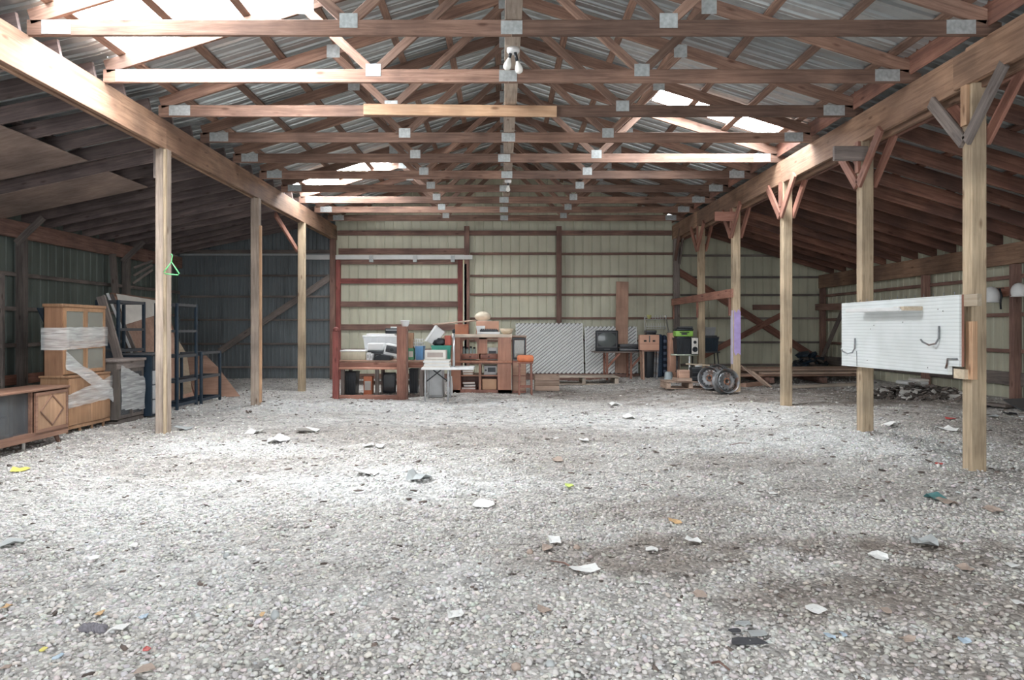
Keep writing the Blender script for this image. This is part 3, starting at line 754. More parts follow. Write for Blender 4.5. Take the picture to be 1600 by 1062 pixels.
def belt(t, x0, x1, y0, y1, zl0, zl1, zr0, zr1, nm='plastic_wrap', n=9):
    """a band of stretch wrap round a cabinet: bottom/top heights at the left and right front corners"""
    loop = [(x0, y1), (x0, y0)] + [(x0+(x1-x0)*k/n, y0-.004-.006*math.sin(k*1.9)) for k in range(1, n)] + [(x1, y0), (x1, y1)]
    vs = []; m = 7
    for (x, y) in loop:
        u = (x-x0)/(x1-x0); za = zl0+(zr0-zl0)*u; zb = zl1+(zr1-zl1)*u
        for k in range(m): vs.append((x, y-.003*math.sin(k*2.3+x*17), za+(zb-za)*k/(m-1)+.004*math.sin(x*23+k)))
    fs = [(i*m+k, (i+1)*m+k, (i+1)*m+k+1, i*m+k+1) for i in range(len(loop)-1) for k in range(m-1)]
    return MB().add(vs, fs, True).build(nm, wrap_m, t)
belt(t, -.02, L_+.02, .035, .32, 1.05, 1.33, 1.08, 1.34)
belt(t, -.02, L_+.02, -.03, .36, .33, .50, .37, .68)
vs = []
for k in range(9):
    u = k/8; x = .02+.98*u; zc_ = 1.06-.55*u; y = .03-.05*sstep(.55, .65, u)
    for j in range(7):
        z_ = zc_-.02-(.23*(j/6))*(1-.2*u); vs.append((x, .034-.07*(1-float(sstep(.74, .82, z_)))-.004*math.sin(k*2+j), z_))
MB().add(vs, [(i*7+k, (i+1)*7+k, (i+1)*7+k+1, i*7+k+1) for i in range(8) for k in range(6)], True).build('plastic_wrap', wrap_m, t)

# low dark glazed cabinet in wrap
t = thing('display_cabinet', 'low dark glazed display cabinet draped in milky plastic wrap', 'cabinet', (-5.32, 10.17, G(-5.5, 10.5)), RZ)
dw = wood('dark_weathered_wood', (.07, .06, .055), (.12, .105, .095), (.17, .15, .14), 'z', .8, .5, False, var=.03)
L_ = .74
b = MB(); b.box(0, .03, 0, .38, .04, .86); b.box(L_-.03, L_, 0, .38, .04, .86); b.box(0, L_, .36, .38, .04, .86); b.box(0, L_, 0, .38, .0, .06); b.box(.03, L_-.03, .05, .36, .44, .455); b.build('carcass', dw, t)
MB().rbox(-.03, L_+.03, -.035, .40, .86, .90, .012).build('cornice', grey_w, t)
MB().box(-.005, L_+.005, -.012, .01, .76, .86).build('frieze', grey_w, t)
for x0, x1 in ((.02, L_/2-.002), (L_/2+.002, L_-.02)):
    m_ = MB(); frame_panel(m_, x0, x1, .07, .755, -.012, .01, .045); d_ = m_.build('glazed_door', dw, t)
    MB().box(x0+.04, x1-.04, -.003, .003, .11, .72).build('pane', pane_d, d_)
n = 10; vs = []
for k in range(n+1):
    u = k/n; x = .05+(L_-.06)*u; top = .82-.22*u+.01*math.sin(k*3); bot = .20-.06*u+.01*math.sin(k*2.1)
    for j in range(6): vs.append((x, -.028-.008*math.sin(k*2.2+j*1.3), bot+(top-bot)*j/5))
MB().add(vs, [(i*6+k, (i+1)*6+k, (i+1)*6+k+1, i*6+k+1) for i in range(n) for k in range(5)], True).build('plastic_wrap', wrap_m, t)

# navy drawer cabinet
t = thing('drawer_cabinet', 'navy blue upright drawer cabinet between the wrapped cabinet and the post', 'cabinet', (-5.24, 10.98, G(-5.4, 11.2)), RZ)
MB().box(0, .56, .0, .42, .02, .93).build('body', navy_p, t); MB().rbox(-.03, .58, -.03, .44, .93, .96, .006).build('top', dkgrey, t)
for k in range(4):
    z = .05+.22*k; d_ = MB().rbox(.04, .54, -.018, .002, z, z+.205, .005).build('drawer', grey_p if k != 3 else dkgrey, t)
    MB().tube([(.2, -.02, z+.13), (.22, -.045, z+.13), (.36, -.045, z+.13), (.38, -.02, z+.13)], .007, 6).build('handle', black_p, d_)

def rack(label, loc, wid, dep, levels, mat=navy_p, upper=None, post_r=.022, rail=.045):
    t = thing('shelving_rack', label, 'rack', loc, RZ, 'open shelving racks')
    top = levels[-1]
    for x in (0, wid):
        for y in (0, dep):
            b = MB(); b.rbox(x-post_r, x+post_r, y-post_r, y+post_r, -.02, top, .006); b.build('upright', mat, t)
    for z in levels:
        b = MB()
        for y in (0, dep): b.box(post_r, wid-post_r, y-.015, y+.015, z-rail, z-.002)
        for x in (0, wid): b.box(x-.015, x+.015, post_r, dep-post_r, z-rail, z-.002)
        b.build('shelf_frame', dkgrey if z != levels[0] else mat, t)
        for q in (.3, .6): MB().box(wid*q-.012, wid*q+.012, .015, dep-.015, z-rail+.006, z-.012).build('slat', mat, t)
    return t
rack('tall black open rack just right of the nearest left post', (-5.26, 11.9, G(-5.3, 12)), .74, .34, (.10, .48, .89, 1.30, 1.73))
rack('short black open rack beside the tall one', (-5.24, 12.80, G(-5.3, 13)), .85, .34, (.10, .49, .91))
rack('tall dark rack partly hidden behind the nearest left post', (-5.76, 11.04, G(-5.8, 11.3)), .78, .32, (.10, .55, 1.0, 1.32, 1.74))

def slab(name, label, cat, pts, th, mat, group=None, parts=None):
    """a flat panel given by its corners (world), with real thickness; root at the lowest corner"""
    pts = [Vector(p) for p in pts]; o = min(pts, key=lambda p: p.z).copy()
    nrm = (pts[1]-pts[0]).cross(pts[-1]-pts[0]).normalized()
    n = len(pts); vs = [p-o for p in pts] + [p-o+nrm*th for p in pts]
    fs = [tuple(range(n)), tuple(range(2*n-1, n-1, -1))] + [(i, i+n, (i+1) % n+n, (i+1) % n) for i in range(n)]
    ob = MB().add(vs, fs).build(name, mat, None, o); setp(ob, label, cat, group); return ob
# things leaning behind the furniture
gl = lambda x, y: G(x, y)
slab('leaning_board', 'dark blue-black sheet leaning behind the wrapped cabinets', 'board', [(-6.16, 10.95, gl(-6, 10.9)), (-6.16, 12.4, gl(-6, 12.4)), (-6.9, 12.45, 1.55), (-6.9, 10.9, 1.62)], .02, navy_p)
o = bar('leaning_plank', (-5.47, 10.945, .03), (-5.97, 10.945, 1.80), .13, .035, grey_w, None, up=(0, 1, 0)); setp(o, 'weathered grey plank leaning between the oak cabinet and the dark cabinet', 'plank')
# framed picture panel leaning
t = thing('framed_panel', 'large framed panel with brown backing leaning behind the rack', 'frame', (-5.95, 12.7, G(-5.9, 12.9)))
c0, c1, c2, c3 = [Vector(v) for v in ((0, 0, .0), (.1, 1.3, .0), (-.45, 1.15, 1.84), (-.72, -.15, 1.90))]
def quad(parent, nm, a, b, c, d, th, mat):
    nr = (b-a).cross(d-a).normalized(); vs = [a, b, c, d, a+nr*th, b+nr*th, c+nr*th, d+nr*th]
    return MB().add(vs, [(0, 3, 2, 1), (4, 5, 6, 7), (0, 1, 5, 4), (1, 2, 6, 5), (2, 3, 7, 6), (3, 0, 4, 7)]).build(nm, mat, parent)
quad(t, 'backing', c0, c1, c2, c3, .012, redply_w)
for a, b in ((c0, c1), (c1, c2), (c2, c3), (c3, c0)):
    bar('frame_rail', a, b, .05, .06, walnut if a is not c3 else grey_w, t)
mid = lambda a, b, u: a+(b-a)*u
off = Vector((.025, 0, .02))
quad(t, 'paper_sheet', mid(c3, c0, .28)+off, mid(c2, c1, .12)+off, mid(c2, c1, .02)+off, mid(c3, c2, .06)+off, .003, offw)
bar('white_edge_strip', c3+Vector((-.05, -.03, .02)), mid(c3, c0, .95)+Vector((-.05, -.03, 0)), .03, .04, white_p, t)
slab('plywood_offcut', 'reddish plywood offcut with a slanted edge behind the short rack', 'board',
     [P(283, 560, 14.3), P(283, 622, 14.3)+Vector((0, -.15, 0)), P(380, 618, 14.3)+Vector((0, -.15, 0)), P(340, 573, 14.3), P(322, 555, 14.35)], .018, redply_w)
slab('plywood_offcut', 'reddish plywood piece standing inside the tall rack', 'board',
     [(-5.66, 12.0, .01), (-5.66, 12.55, .01), (-5.72, 12.6, .85), (-5.72, 12.02, .82)], .015, redply_w)
slab('plywood_offcut', 'pale plywood triangle leaning behind the tall rack', 'board', [P(275, 620, 13.4), P(300, 612, 13.5), P(292, 553, 13.6), P(276, 527, 13.6)], .015, pale_w)
# wooden ladder-like frame by the left edge
t = thing('shelf_stand', 'weathered wooden shelf frame standing at the left edge of the view', 'frame', (-7.45, 9.9, G(-7.4, 10)), RZ)
for x in (0, 1.05):
    bar('upright', (x, 0, -.02), (x, 0, 2.15), .06, .06, grey_w, t, up=(0, 1, 0))
    bar('upright', (x, .5, -.02), (x, .5, 2.15), .06, .06, grey_w, t, up=(0, 1, 0))
for z in (.5, 1.06, 1.6, 2.12):
    for y in (0, .5): bar('rail', (.03, y-.0, z), (1.02, y, z), .03, .07, grey_w, t)
    for x in (0, 1.05): bar('rail', (x, .03, z-.0), (x, .47, z), .03, .06, grey_w, t)
    bar('shelf_board', (.03, .25, z+.04), (1.02, .25, z+.04), .42, .02, board_w, t)
for k, (a, b) in enumerate((((-6.95, 10.2, .03), (-7.3, 9.75, 1.0)), ((-6.9, 10.5, .03), (-7.32, 10.05, .75)))):
    o = bar('leaning_stick', a, b, .04, .06, board_w); setp(o, ('longer' if k == 0 else 'shorter') + ' pale stick leaning on the wooden frame at the left edge', 'stick')
# green hanger on the nearest left post
t = thing('coat_hanger', 'bright green plastic coat hanger hung on the nearest left post', 'hanger', (PX(268, 9.08), 9.08, PZ(427, 9.08)))
w, h = .095, .14
MB().tube([(-w, 0, .015), (-w*.9, 0, -.003), (0, 0, -.012), (w*.85, 0, -.02), (w, 0, -.003), (w*.5, 0, .07), (.0, 0, h), (-w*.5, 0, .08)], .0075, 8, closed=True).build('body', hang_m, t)
MB().tube([(0, 0, h-.005), (.002, 0, h+.04), (.012, 0, h+.075), (.0, 0, h+.10), (-.018, 0, h+.085)], .005, 7).build('hook', hang_m, t)
MB().tube([(0, -.02, h+.096), (0, .17, h+.09)], .003, 6).build('nail', dull_steel, t)
# ------------------------------------------------------------------ junk in the middle, in front of the sliding door
def item(name, label, cat, x0, x1, zb, ztop_px, d, dep, rz=0, group=None):
    """an Empty at the base of a thing whose front spans pixels x0..x1 at depth d; returns root, width, depth, height"""
    w = (x1-x0)*d/F_PX; h = PZ(ztop_px, d) - zb
    t = thing(name, label, cat, (PX((x0+x1)/2, d), d+dep/2, zb), rz, group)
    return t, w/2, dep/2, h
def carton(name, label, x0, x1, zb, ytop, d, dep, mat, rz=0, open_=False, tape=None, cat='box', slots=False):
    t, w, p, h = item(name, label, cat, x0, x1, zb, ytop, d, dep, rz)
    b = MB()
    if open_:
        th = .006; b.box(-w, w, -p, p, 0, .008); b.box(-w, w, -p, -p+th, 0, h); b.box(-w, w, p-th, p, 0, h); b.box(-w, -w+th, -p, p, 0, h); b.box(w-th, w, -p, p, 0, h)
    else: b.rbox(-w, w, -p, p, 0, h, .006)
    b.build('body', mat, t)
    if open_:
        for s in (-1, 1): quad(t, 'flap', Vector((s*w, -p, h)), Vector((s*w, p, h)), Vector((s*(w+.07), p, h+.05)), Vector((s*(w+.07), -p, h+.05)), .005, mat)
    else:
        MB().box(-w*.98, w*.98, -.004, .004, h, h+.001).build('flap_seam', dkgrey, t)
    if tape: MB().box(-w*.75, w*.75, -p-.002, -p, h*.25, h*.75).build('printed_label', tape, t)
    if slots:
        for s in (-.45, .45): MB().box(w*s-.03, w*s+.03, -p-.002, -p+.001, h*.55, h*.66).build('hand_hole', dark_hole, t)
        MB().box(-.012, .012, -p-.003, -p, h*.52, h*.95).build('tape_strip', dkgrey, t)
        MB().box(-w, w, -p-.002, -p+.001, h*.40, h*.42).build('fold_line', desk_d, t)
    return t
def tote(name, label, x0, x1, zb, ytop, d, dep, mat, lid=None, rz=0, cat='bin'):
    t, w, p, h = item(name, label, cat, x0, x1, zb, ytop, d, dep, rz)
    k = .88; hb = h*.86 if lid else h
    b = MB(); vs = []
    for (s, z) in ((k, 0), (1, hb)):
        for (x, y) in ((-1, -1), (1, -1), (1, 1), (-1, 1)): vs.append((x*w*s, y*p*s, z))
    for (s, z) in ((.96, hb), (k*.95, .012)):
        for (x, y) in ((-1, -1), (1, -1), (1, 1), (-1, 1)): vs.append((x*w*s, y*p*s, z))
    fs = [(3, 2, 1, 0)]
    for i in range(4): j = (i+1) % 4; fs += [(i, j, 4+j, 4+i), (4+i, 4+j, 8+j, 8+i), (8+i, 8+j, 12+j, 12+i)]
    fs.append((12, 13, 14, 15)); b.add(vs, fs); b.build('body', mat, t)
    r = MB(); frame = [(-w*1.04, w*1.04)]
    r.box(-w*1.04, w*1.04, -p*1.04, -p*.98, hb-.03, hb-.005); r.box(-w*1.04, w*1.04, p*.98, p*1.04, hb-.03, hb-.005); r.box(-w*1.04, -w*.98, -p, p, hb-.03, hb-.005); r.box(w*.98, w*1.04, -p, p, hb-.03, hb-.005); r.build('rim', mat, t)
    for q in (-.6, -.2, .2, .6): MB().box(w*q-.006, w*q+.006, -p*.985-.006, -p*.93, h*.1, hb-.04).build('rib', mat, t)
    if lid:
        l_ = MB(); l_.rbox(-w*1.07, w*1.07, -p*1.07, p*1.07, hb, hb+h*.07, .008); l_.rbox(-w*.85, w*.85, -p*.85, p*.85, hb+h*.06, h, .01); l_.build('lid', lid, t)
    return t
# low red-brown timber pen frame
t = thing('pen_frame', 'low red-brown timber frame with a pipe rail in front of the sliding door', 'frame', (PX(575, 13.8), 13.8, G(-2.5, 13.8)))
xa, xb = PX(525, 13.8)-t.location.x, PX(628, 13.8)-t.location.x
bar('post', (xa, 0, -.05), (xa, 0, 1.27), .11, .11, red_w, t, up=(0, 1, 0))
setp(bar('post', (xb, 0, -.05), (xb, 0, 1.36), .17, .16, brown_w, t, up=(0, 1, 0)), 'thick weathered post')
bar('dark_side_strip', (xb+.1, .0, -.02), (xb+.1, .0, 1.34), .03, .12, girt_w, t, up=(0, 1, 0))  # dark strip that gives the thick post its darker side
bar('bottom_rail', (xa+.06, 0, .03), (xb-.09, 0, .03), .04, .09, brown_w, t)
bar('top_rail', (xa+.06, .03, .63), (xb-.09, .03, .63), .04, .10, brown_w, t)
MB().tube([(xa+.06, -.03, PZ(575, 13.8)-.0), (xb-.08, -.03, PZ(575, 13.8)-.0)], .022, 10).build('pipe_rail', plain('rusty_pink_pipe', (.55, .28, .20), .6, .1), t)
m_ = MB(); m_.lathe([(.05, 0), (.06, .02), (.05, .06), (.02, .08)], 12, Matrix.Translation((xa, 0, 1.27))); m_.build('post_cap', red_w, t)
# tub on the post
m_ = MB(); m_.lathe([(.055, 0), (.06, .005), (.085, .10), (.092, .105), (.088, .115), (.055, .02), (.0, .015)], 20)
o = m_.build('plastic_tub', white_p, None, (PX(633, 13.8), 13.8, G(-2.5, 13.8)+1.36)); setp(o, 'small white plastic tub on top of the thick red-brown post', 'tub')

# plywood bench
ZT = .69
t = thing('workbench', 'plywood bench behind the red-brown frame, loaded with printers and bins', 'bench', (PX(596, 14.3), 14.75, G(-2.4, 14.7)))
w = (664-531)*14.3/F_PX/2
MB().rbox(-w, w, -.42, .42, ZT-.03, ZT, .004).build('top', redply_w, t)
bar('apron', (-w+.02, -.39, ZT-.09), (w-.02, -.39, ZT-.09), .03, .11, brown_w, t)
for x in (-w+.06, -.1, w-.06):
    for y in (-.36, .36): bar('leg', (x, y, -.05), (x, y, ZT-.03), .07, .07, grey_w, t, up=(0, 1, 0))
bar('stretcher', (-w+.08, .3, .2), (w-.08, .3, .2), .03, .08, grey_w, t)
zB = t.location.z + ZT
# on the bench
t, w, p, h = item('storage_chest', 'low cream chest with a white lid at the left end of the bench', 'chest', 532, 571, zB, 547, 14.5, .45)
MB().rbox(-w, w, -p, p, 0, h-.03, .008).build('body', plain('cream_paint', (.60, .58, .46), .6), t); MB().rbox(-w-.01, w+.01, -p-.015, p, h-.03, h, .008).build('lid', white_p, t)
for k in range(-2, 3): MB().box(k*w*.4-.006, k*w*.4+.006, -p-.008, -p, .01, h-.04).build('rib', MATS['cream_paint'], t)
for k, (x0, x1, yt) in enumerate(((572.4, 577.2, 551), (577.8, 581.8, 553))):
    t, w, p, h = item('document_file', ('taller' if k == 0 else 'shorter') + ' white document file standing beside the left printer', 'file', x0, x1, zB, yt, 14.34, .2)
    MB().rbox(-w, w, -p, p, 0, h, .003).build('case', white_p, t); MB().box(-w*.55, w*.55, -p-.001, -p+.001, h*.3, h*.75).build('spine_label', grey_p, t)
def printer(label, x0, x1, zb, yt, d, dep, rz=0, tilt=0, split=.55):
    t, w, p, h = item('printer', label, 'printer', x0, x1, zb, yt, d, dep, rz, 'office printers on the bench')
    t.rotation_euler = (0, tilt, rz)
    MB().rbox(-w, w, -p, p, 0, h*split, .012).build('base', dkgrey, t)
    MB().rbox(-w, w, -p*.9, p, h*split, h, .02).build('scanner_lid', white_p, t)
    MB().box(-w*.8, w*.8, -p-.005, -p+.03, h*.12, h*.34).build('paper_slot', dark_hole, t)
    MB().rbox(-w*.75, w*.75, -p-.12, -p+.02, h*.04, h*.10, .004).build('paper_tray', black_p, t)
    MB().rbox(-w*.9, w*.9, -p-.012, -p+.01, h*(split-.16), h*(split-.02), .004).build('control_panel', black_p, t)
    return t
printer('white and grey printer standing upright on the bench', 574, 599, zB, 536, 14.62, .30)
t, w, p, h = item('printer', 'white printer with a grey front tipped on its side against the others', 'printer', 597.5, 620, zB+.035, 537.5, 14.6, .34, 0, 'office printers on the bench')
t.rotation_euler = (0, R(11), 0)
MB().rbox(-w, w, -p, p, 0, h, .02).build('body', white_p, t); MB().rbox(-w*.75, w, -p-.01, -p+.02, h*.38, h*.88, .008).build('front_panel', dkgrey, t)
MB().lathe([(.03, 0), (.03, .01), (.02, .012)], 16, Matrix.Translation((w*.1, -p-.01, h*.62)) @ Matrix.Rotation(R(90), 4, 'X')).build('dial', black_p, t); MB().box(-w*.9, w*.9, -p-.012, -p, h*.1, h*.2).build('tray_slot', grey_p, t)
t, w, p, h = item('flat_scanner', 'black flat scanner lying in front of the printers', 'scanner', 584, 612, zB, 553.5, 14.33, .24, R(-6))
MB().prism([(-w, 0), (w*.8, 0), (w, h*.45), (w*.9, h*.7), (-w*.2, h), (-w*.9, h*.55)], -p, p).build('body', black_p, t); MB().prism([(-w*.75, h*.64), (-w*.1, h*.98), (-w*.1, h*1.05), (-w*.8, h*.7)], -p*.8, p*.8).build('glass_lid', grey_p, t)
tB = tote('storage_bin', 'clear plastic storage bin with a white lid behind the printers', 568, 621, zB, 521, 14.96, .2, bin_m, white_p)
zL = PZ(521, 14.96)+.0
t, w, p, h = item('media_player', 'black media player lying on the lid of the clear bin', 'player', 602, 623, PZ(521, 14.96), 512.5, 14.98, .16)
MB().rbox(-w, w, -p, p, 0, h, .006).build('case', black_p, t); MB().box(-w*.9, w*.9, -p-.003, -p, h*.55, h*.75).build('front_strip', grey_p, t); MB().rbox(-w*.2, w, -p, p, h, h+.03, .004).build('top_tray', white_p, t)
carton('carton', 'green printed carton beside the thick post', 637.5, 646.5, zB, 544, 14.45, .22, green_p, tape=offw)
carton('carton', 'small brown carton resting on the green one', 638, 645.5, PZ(544, 14.45), 520, 14.47, .18, card_m)
tote('storage_bin', 'blue plastic bin near the right end of the bench', 648.5, 661, zB, 541, 14.45, .4, blue_p)
t, w, p, h = item('wire_basket', 'wire basket lying on the blue bin', 'basket', 646, 660, PZ(541, 14.45), 530, 14.5, .3)
for z in (0.005, h*.5, h): MB().tube([(-w, -p, z), (w, -p, z), (w, p, z), (-w, p, z)], .006, 6, closed=True).build('hoop', white_p, t)
for q in (-1, -.5, 0, .5, 1):
    for s in (-1, 1): MB().tube([(w*q, s*p, 0), (w*q, s*p, h)], .004, 5).build('wire', white_p, t)
# things stored under the bench
zg = G(-2.4, 14.7)
tote('crate', 'dark crate under the left end of the bench', 534, 556, zg, 581, 14.6, .4, black_p, cat='crate')
carton('carton', 'orange-red printed carton under the bench', 568, 581, zg, 588, 14.55, .22, plain('orange_card', (.60, .20, .10), .6), tape=offw)
t, w, p, h = item('monitor', 'old dark monitor lying under the bench', 'monitor', 598, 618, zg, 582, 14.7, .32)
MB().rbox(-w, w, -p, -p*.3, .02, h, .02).build('bezel', black_p, t); MB().box(-w*.82, w*.82, -p-.002, -p+.004, .07, h*.9).build('screen', pane_d, t); MB().lathe([(w*.9, 0), (w*.8, .1), (w*.45, .22)], 12, Matrix.Translation((0, -p*.3, h*.5)) @ Matrix.Rotation(R(-90), 4, 'X')).build('rear_housing', black_p, t); MB().box(-w*.4, w*.4, -p, p*.3, 0, .02).build('foot', black_p, t)
tote('crate', 'black crate under the right end of the bench', 639, 653, zg, 576, 14.9, .3, black_p, cat='crate')

# white folding table
d0 = 13.25; zg = G(-1.2, 13.4); zt = PZ(574, d0)
t = thing('folding_table', 'white folding table in front of the brown desk', 'table', (PX(699, d0), d0+.33, zg))
w = (740-658)*d0/F_PX/2
MB().rbox(-w, w, -.33, .33, zt-zg-.045, zt-zg, .01).build('tabletop', white_p, t)
for s, xx in ((-1, -w+.07), (1, w*.02)):
    for y in (-.28, .28): MB().tube([(xx, y, zt-zg-.04), (xx, y, .0)], .017, 8).build('leg', grey_p, t)
    MB().tube([(xx, -.28, .12), (xx, .28, .12)], .012, 6).build('leg_bar', grey_p, t)
    MB().tube([(xx, -.2, .35), (xx-s*.28, -.2, zt-zg-.05)], .012, 6).build('brace', black_p, t)
zT = zt
t, w, p, h = item('paper_stack', 'low stack of white papers under the beige carton on the folding table', 'papers', 661, 703, zT, 561.5, d0+.03, .3)
for k in range(5): MB().box(-w+.012*(k % 3), w-.015*(k % 2), -p+.01*(k % 2), p, h*k/5, h*(k+1)/5-.003).build('sheaf', white_p if k % 2 else offw, t)
carton('carton', 'long beige carton with faded print on the white papers', 664, 697, PZ(561.5, d0+.03), 547, d0+.06, .22, offw, R(-4), tape=plain('faded_red_print', (.42, .36, .33), .7))
tote('plastic_crate', 'teal green plastic crate on the folding table', 674, 704, zT, 539.5, d0+.38, .26, teal_p, cat='crate')
t, w, p, h = item('storage_bin', 'white translucent bin tipped up on its corner above the blue bin', 'bin', 664, 681, PZ(536, 13.7), 512, 13.7, .3)
t.rotation_euler = (0, R(34), 0); t.location.z = PZ(539.5, 13.63)+.03
b = MB(); b.rbox(-w, w, -p, p, 0, h*1.15, .02); b.build('body', bin_m, t); MB().rbox(-w-.02, -w+.02, -p-.02, p+.02, -.01, h*1.17, .008).build('lid', white_p, t)
m_ = MB(); bm = bmesh.new(); bmesh.ops.create_icosphere(bm, subdivisions=3, radius=1)
for v in bm.verts:
    n_ = mnoise.noise(v.co*2.1)*.35 + mnoise.noise(v.co*5)*.15
    v.co = Vector((v.co.x*.13, v.co.y*.1, max(-.055, v.co.z*.075)))*(1+n_)
m_.bm(bm, None, True); o = m_.build('black_bag', black_p, None, (PX(687, 13.72), 13.72, PZ(539.5, 13.63)+.056)); setp(o, 'crumpled black bag lying on the teal crate', 'bag')
carton('carton', 'small dark red box on the teal crate', 695, 704, PZ(539.5, 13.63), 524, 13.66, .2, red_p)
t, w, p, h = item('cloth_bundle', 'folded cream cloth draped over the black bag', 'cloth', 685, 694.5, PZ(533, 13.8), 524, 13.8, .16)
MB().rbox(-w, w, -p, p, 0, h*.5, .02).build('lower_fold', cream_p, t); MB().rbox(-w*.9, w*1.0, -p*.9, p, h*.5, h, .02).build('upper_fold', cream_p, t)
o = MB().tube([(0, 0, 0), (0, 0, .62)], .022, 12).build('metal_pole', steel, None, (PX(709, d0+.05), d0+.05, zT)); 
t = thing('table_leg_pole', 'upright silver pole with a black cap on the folding table', 'pole', o.location); o.parent = t; o.location = (0, 0, 0); o.name = 'pole'
MB().tube([(0, 0, .62), (0, 0, .69)], .026, 12).build('end_cap', black_p, t); MB().lathe([(.05, 0), (.05, .008), (.024, .012)], 14).build('foot_flange', steel, t)
# below the folding table
t, w, p, h = item('plastic_drawer_unit', 'pale grey plastic cube under the folding table', 'cube', 667, 692, G(-1.2, 14), 573, 14.0, .4)
MB().rbox(-w, w, -p, p, 0, h, .015).build('body', grey_p, t); MB().rbox(-w*.9, w*.9, -p-.012, -p+.01, h*.08, h*.92, .01).build('front_panel', plain('pale_grey_plastic', (.55, .57, .58), .5), t)
t, w, p, h = item('paper_sack', 'white paper sack with red print leaning on the brown desk', 'sack', 699, 706.5, G(-1, 13.9), 588, 14.3, .15)
MB().prism([(-w, 0), (w, 0), (w*1.1, h*.5), (w*.7, h), (-w*.6, h*.96), (-w*1.05, h*.4)], -p, p).build('body', white_p, t); MB().box(-w*.5, w*.6, -p-.001, -p+.002, h*.45, h*.75).build('red_print', red_p, t)

# brown computer desk with hutch
dD = 15.0; zg = G(-.4, 15.2); X0, X1 = PX(705, dD), PX(799, dD); H = PZ(522, dD)-zg
t = thing('computer_desk', 'brown cherry computer desk with a hutch of cubbyholes', 'desk', ((X0+X1)/2, dD+.3, zg)); q = lambda px: PX(px, dD)-(X0+X1)/2
zz = lambda py: PZ(py, dD)-zg
b = MB()
b.box(q(705), q(719), -.3, -.28, 0, zz(527)); b.box(q(778), q(799), -.3, -.28, 0, zz(527)); b.box(q(748), q(761), -.05, -.03, zz(565), zz(527))
b.box(q(719), q(778), -.05, -.03, zz(562), zz(553)); b.box(q(719), q(778), -.05, -.03, zz(530), zz(526))
b.build('front_panels', desk_w, t)
b = MB(); b.box(q(705), q(706.5), -.28, .3, 0, zz(527)); b.box(q(797.5), q(799), -.28, .3, 0, zz(527)); b.box(q(719), q(720), -.28, .3, .06, zz(565)); b.box(q(777), q(778), -.28, .3, .06, zz(565)); b.build('side_panels', desk_d, t)
b = MB(); b.box(q(706), q(798), .29, .3, .06, zz(585)); b.build('back_panel', desk_d, t)
MB().rbox(q(704), q(800), -.33, .3, zz(567), zz(563.5), .006).build('desktop', desk_w, t)
MB().rbox(q(704), q(800), -.31, .3, zz(527), zz(522), .006).build('hutch_top', plain('dusty_cream_top', (.66, .56, .46), .7, var=.12), t)
MB().box(q(705), q(799), -.3, .3, .0, .06).build('plinth', desk_d, t)
MB().box(q(720), q(777), -.22, .28, zz(588), zz(586)).build('shelf', desk_w, t)
MB().box(q(748), q(752), -.29, .28, .06, zz(567)).build('divider', desk_w, t)
for x0, x1 in ((720.5, 747), (750, 777)):
    d_ = MB().rbox(q(x0), q(x1), -.075, -.05, zz(561.5), zz(554), .004).build('drawer', desk_d, t); MB().lathe([(.008, 0), (.014, .012), (.0, .018)], 10, Matrix.Translation((q((x0+x1)/2), -.075, zz(557.7))) @ Matrix.Rotation(R(90), 4, 'X')).build('knob', black_p, d_)
# arched surround of the left cubbyhole
ar = [(q(719), zz(553)), (q(719), zz(527)), (q(748), zz(527)), (q(748), zz(553)), (q(745), zz(553)), (q(745), zz(538))]
cxm = q(733); rx_ = q(745)-cxm; 
for k in range(1, 8): a = math.pi*k/8; ar.append((cxm+rx_*math.cos(a), zz(538)+rx_*.75*math.sin(a)))
ar += [(q(721), zz(538)), (q(721), zz(553))]
MB().prism(ar, -.06, -.045).build('arch_panel', desk_w, t)
# contents and things about the desk
zc1 = zg+zz(563.5)
for k in range(4):
    x0 = 722.5+5.4*k; nm = ('first', 'second', 'third', 'fourth')[k]
    tt, w, p, h = item('glass_jar', nm + ' dusty glass jar from the left in the arched cubbyhole', 'jar', x0, x0+4.6, zc1, 541+(k % 2)*1.2, dD+.38, .06, 0, 'jars in the desk cubbyhole')
    MB().lathe([(w*.9, 0), (w, .01), (w, h*.75), (w*.7, h*.85), (w*.7, h*.9)], 12).build('body', plain('jar_glass', (.42, .52, .50), .15) if 'jar_glass' not in MATS else MATS['jar_glass'], tt); MB().lathe([(w*.78, h*.88), (w*.78, h)], 12).build('lid', black_p, tt)
carton('carton', 'white carton in the right cubbyhole of the desk', 762, 777, zc1, 543, dD+.36, .18, white_p, tape=dkgrey)
carton('carton', 'cardboard box in the lower right compartment of the desk', 753.5, 776, zg+.06, 592, dD+.06, .3, card_m)
tt, w, p, h = item('radio', 'grey stereo on the shelf inside the desk', 'stereo', 756, 776, zg+zz(586), 571, dD+.12, .3)
MB().rbox(-w, w, -p, p, 0, h, .01).build('case', grey_p, tt); MB().box(-w*.4, w*.8, -p-.002, -p+.002, h*.3, h*.8).build('display', black_p, tt); MB().lathe([(.02, 0), (.02, .012)], 12, Matrix.Translation((-w*.7, -p, h*.5)) @ Matrix.Rotation(R(90), 4, 'X')).build('knob', dkgrey, tt)
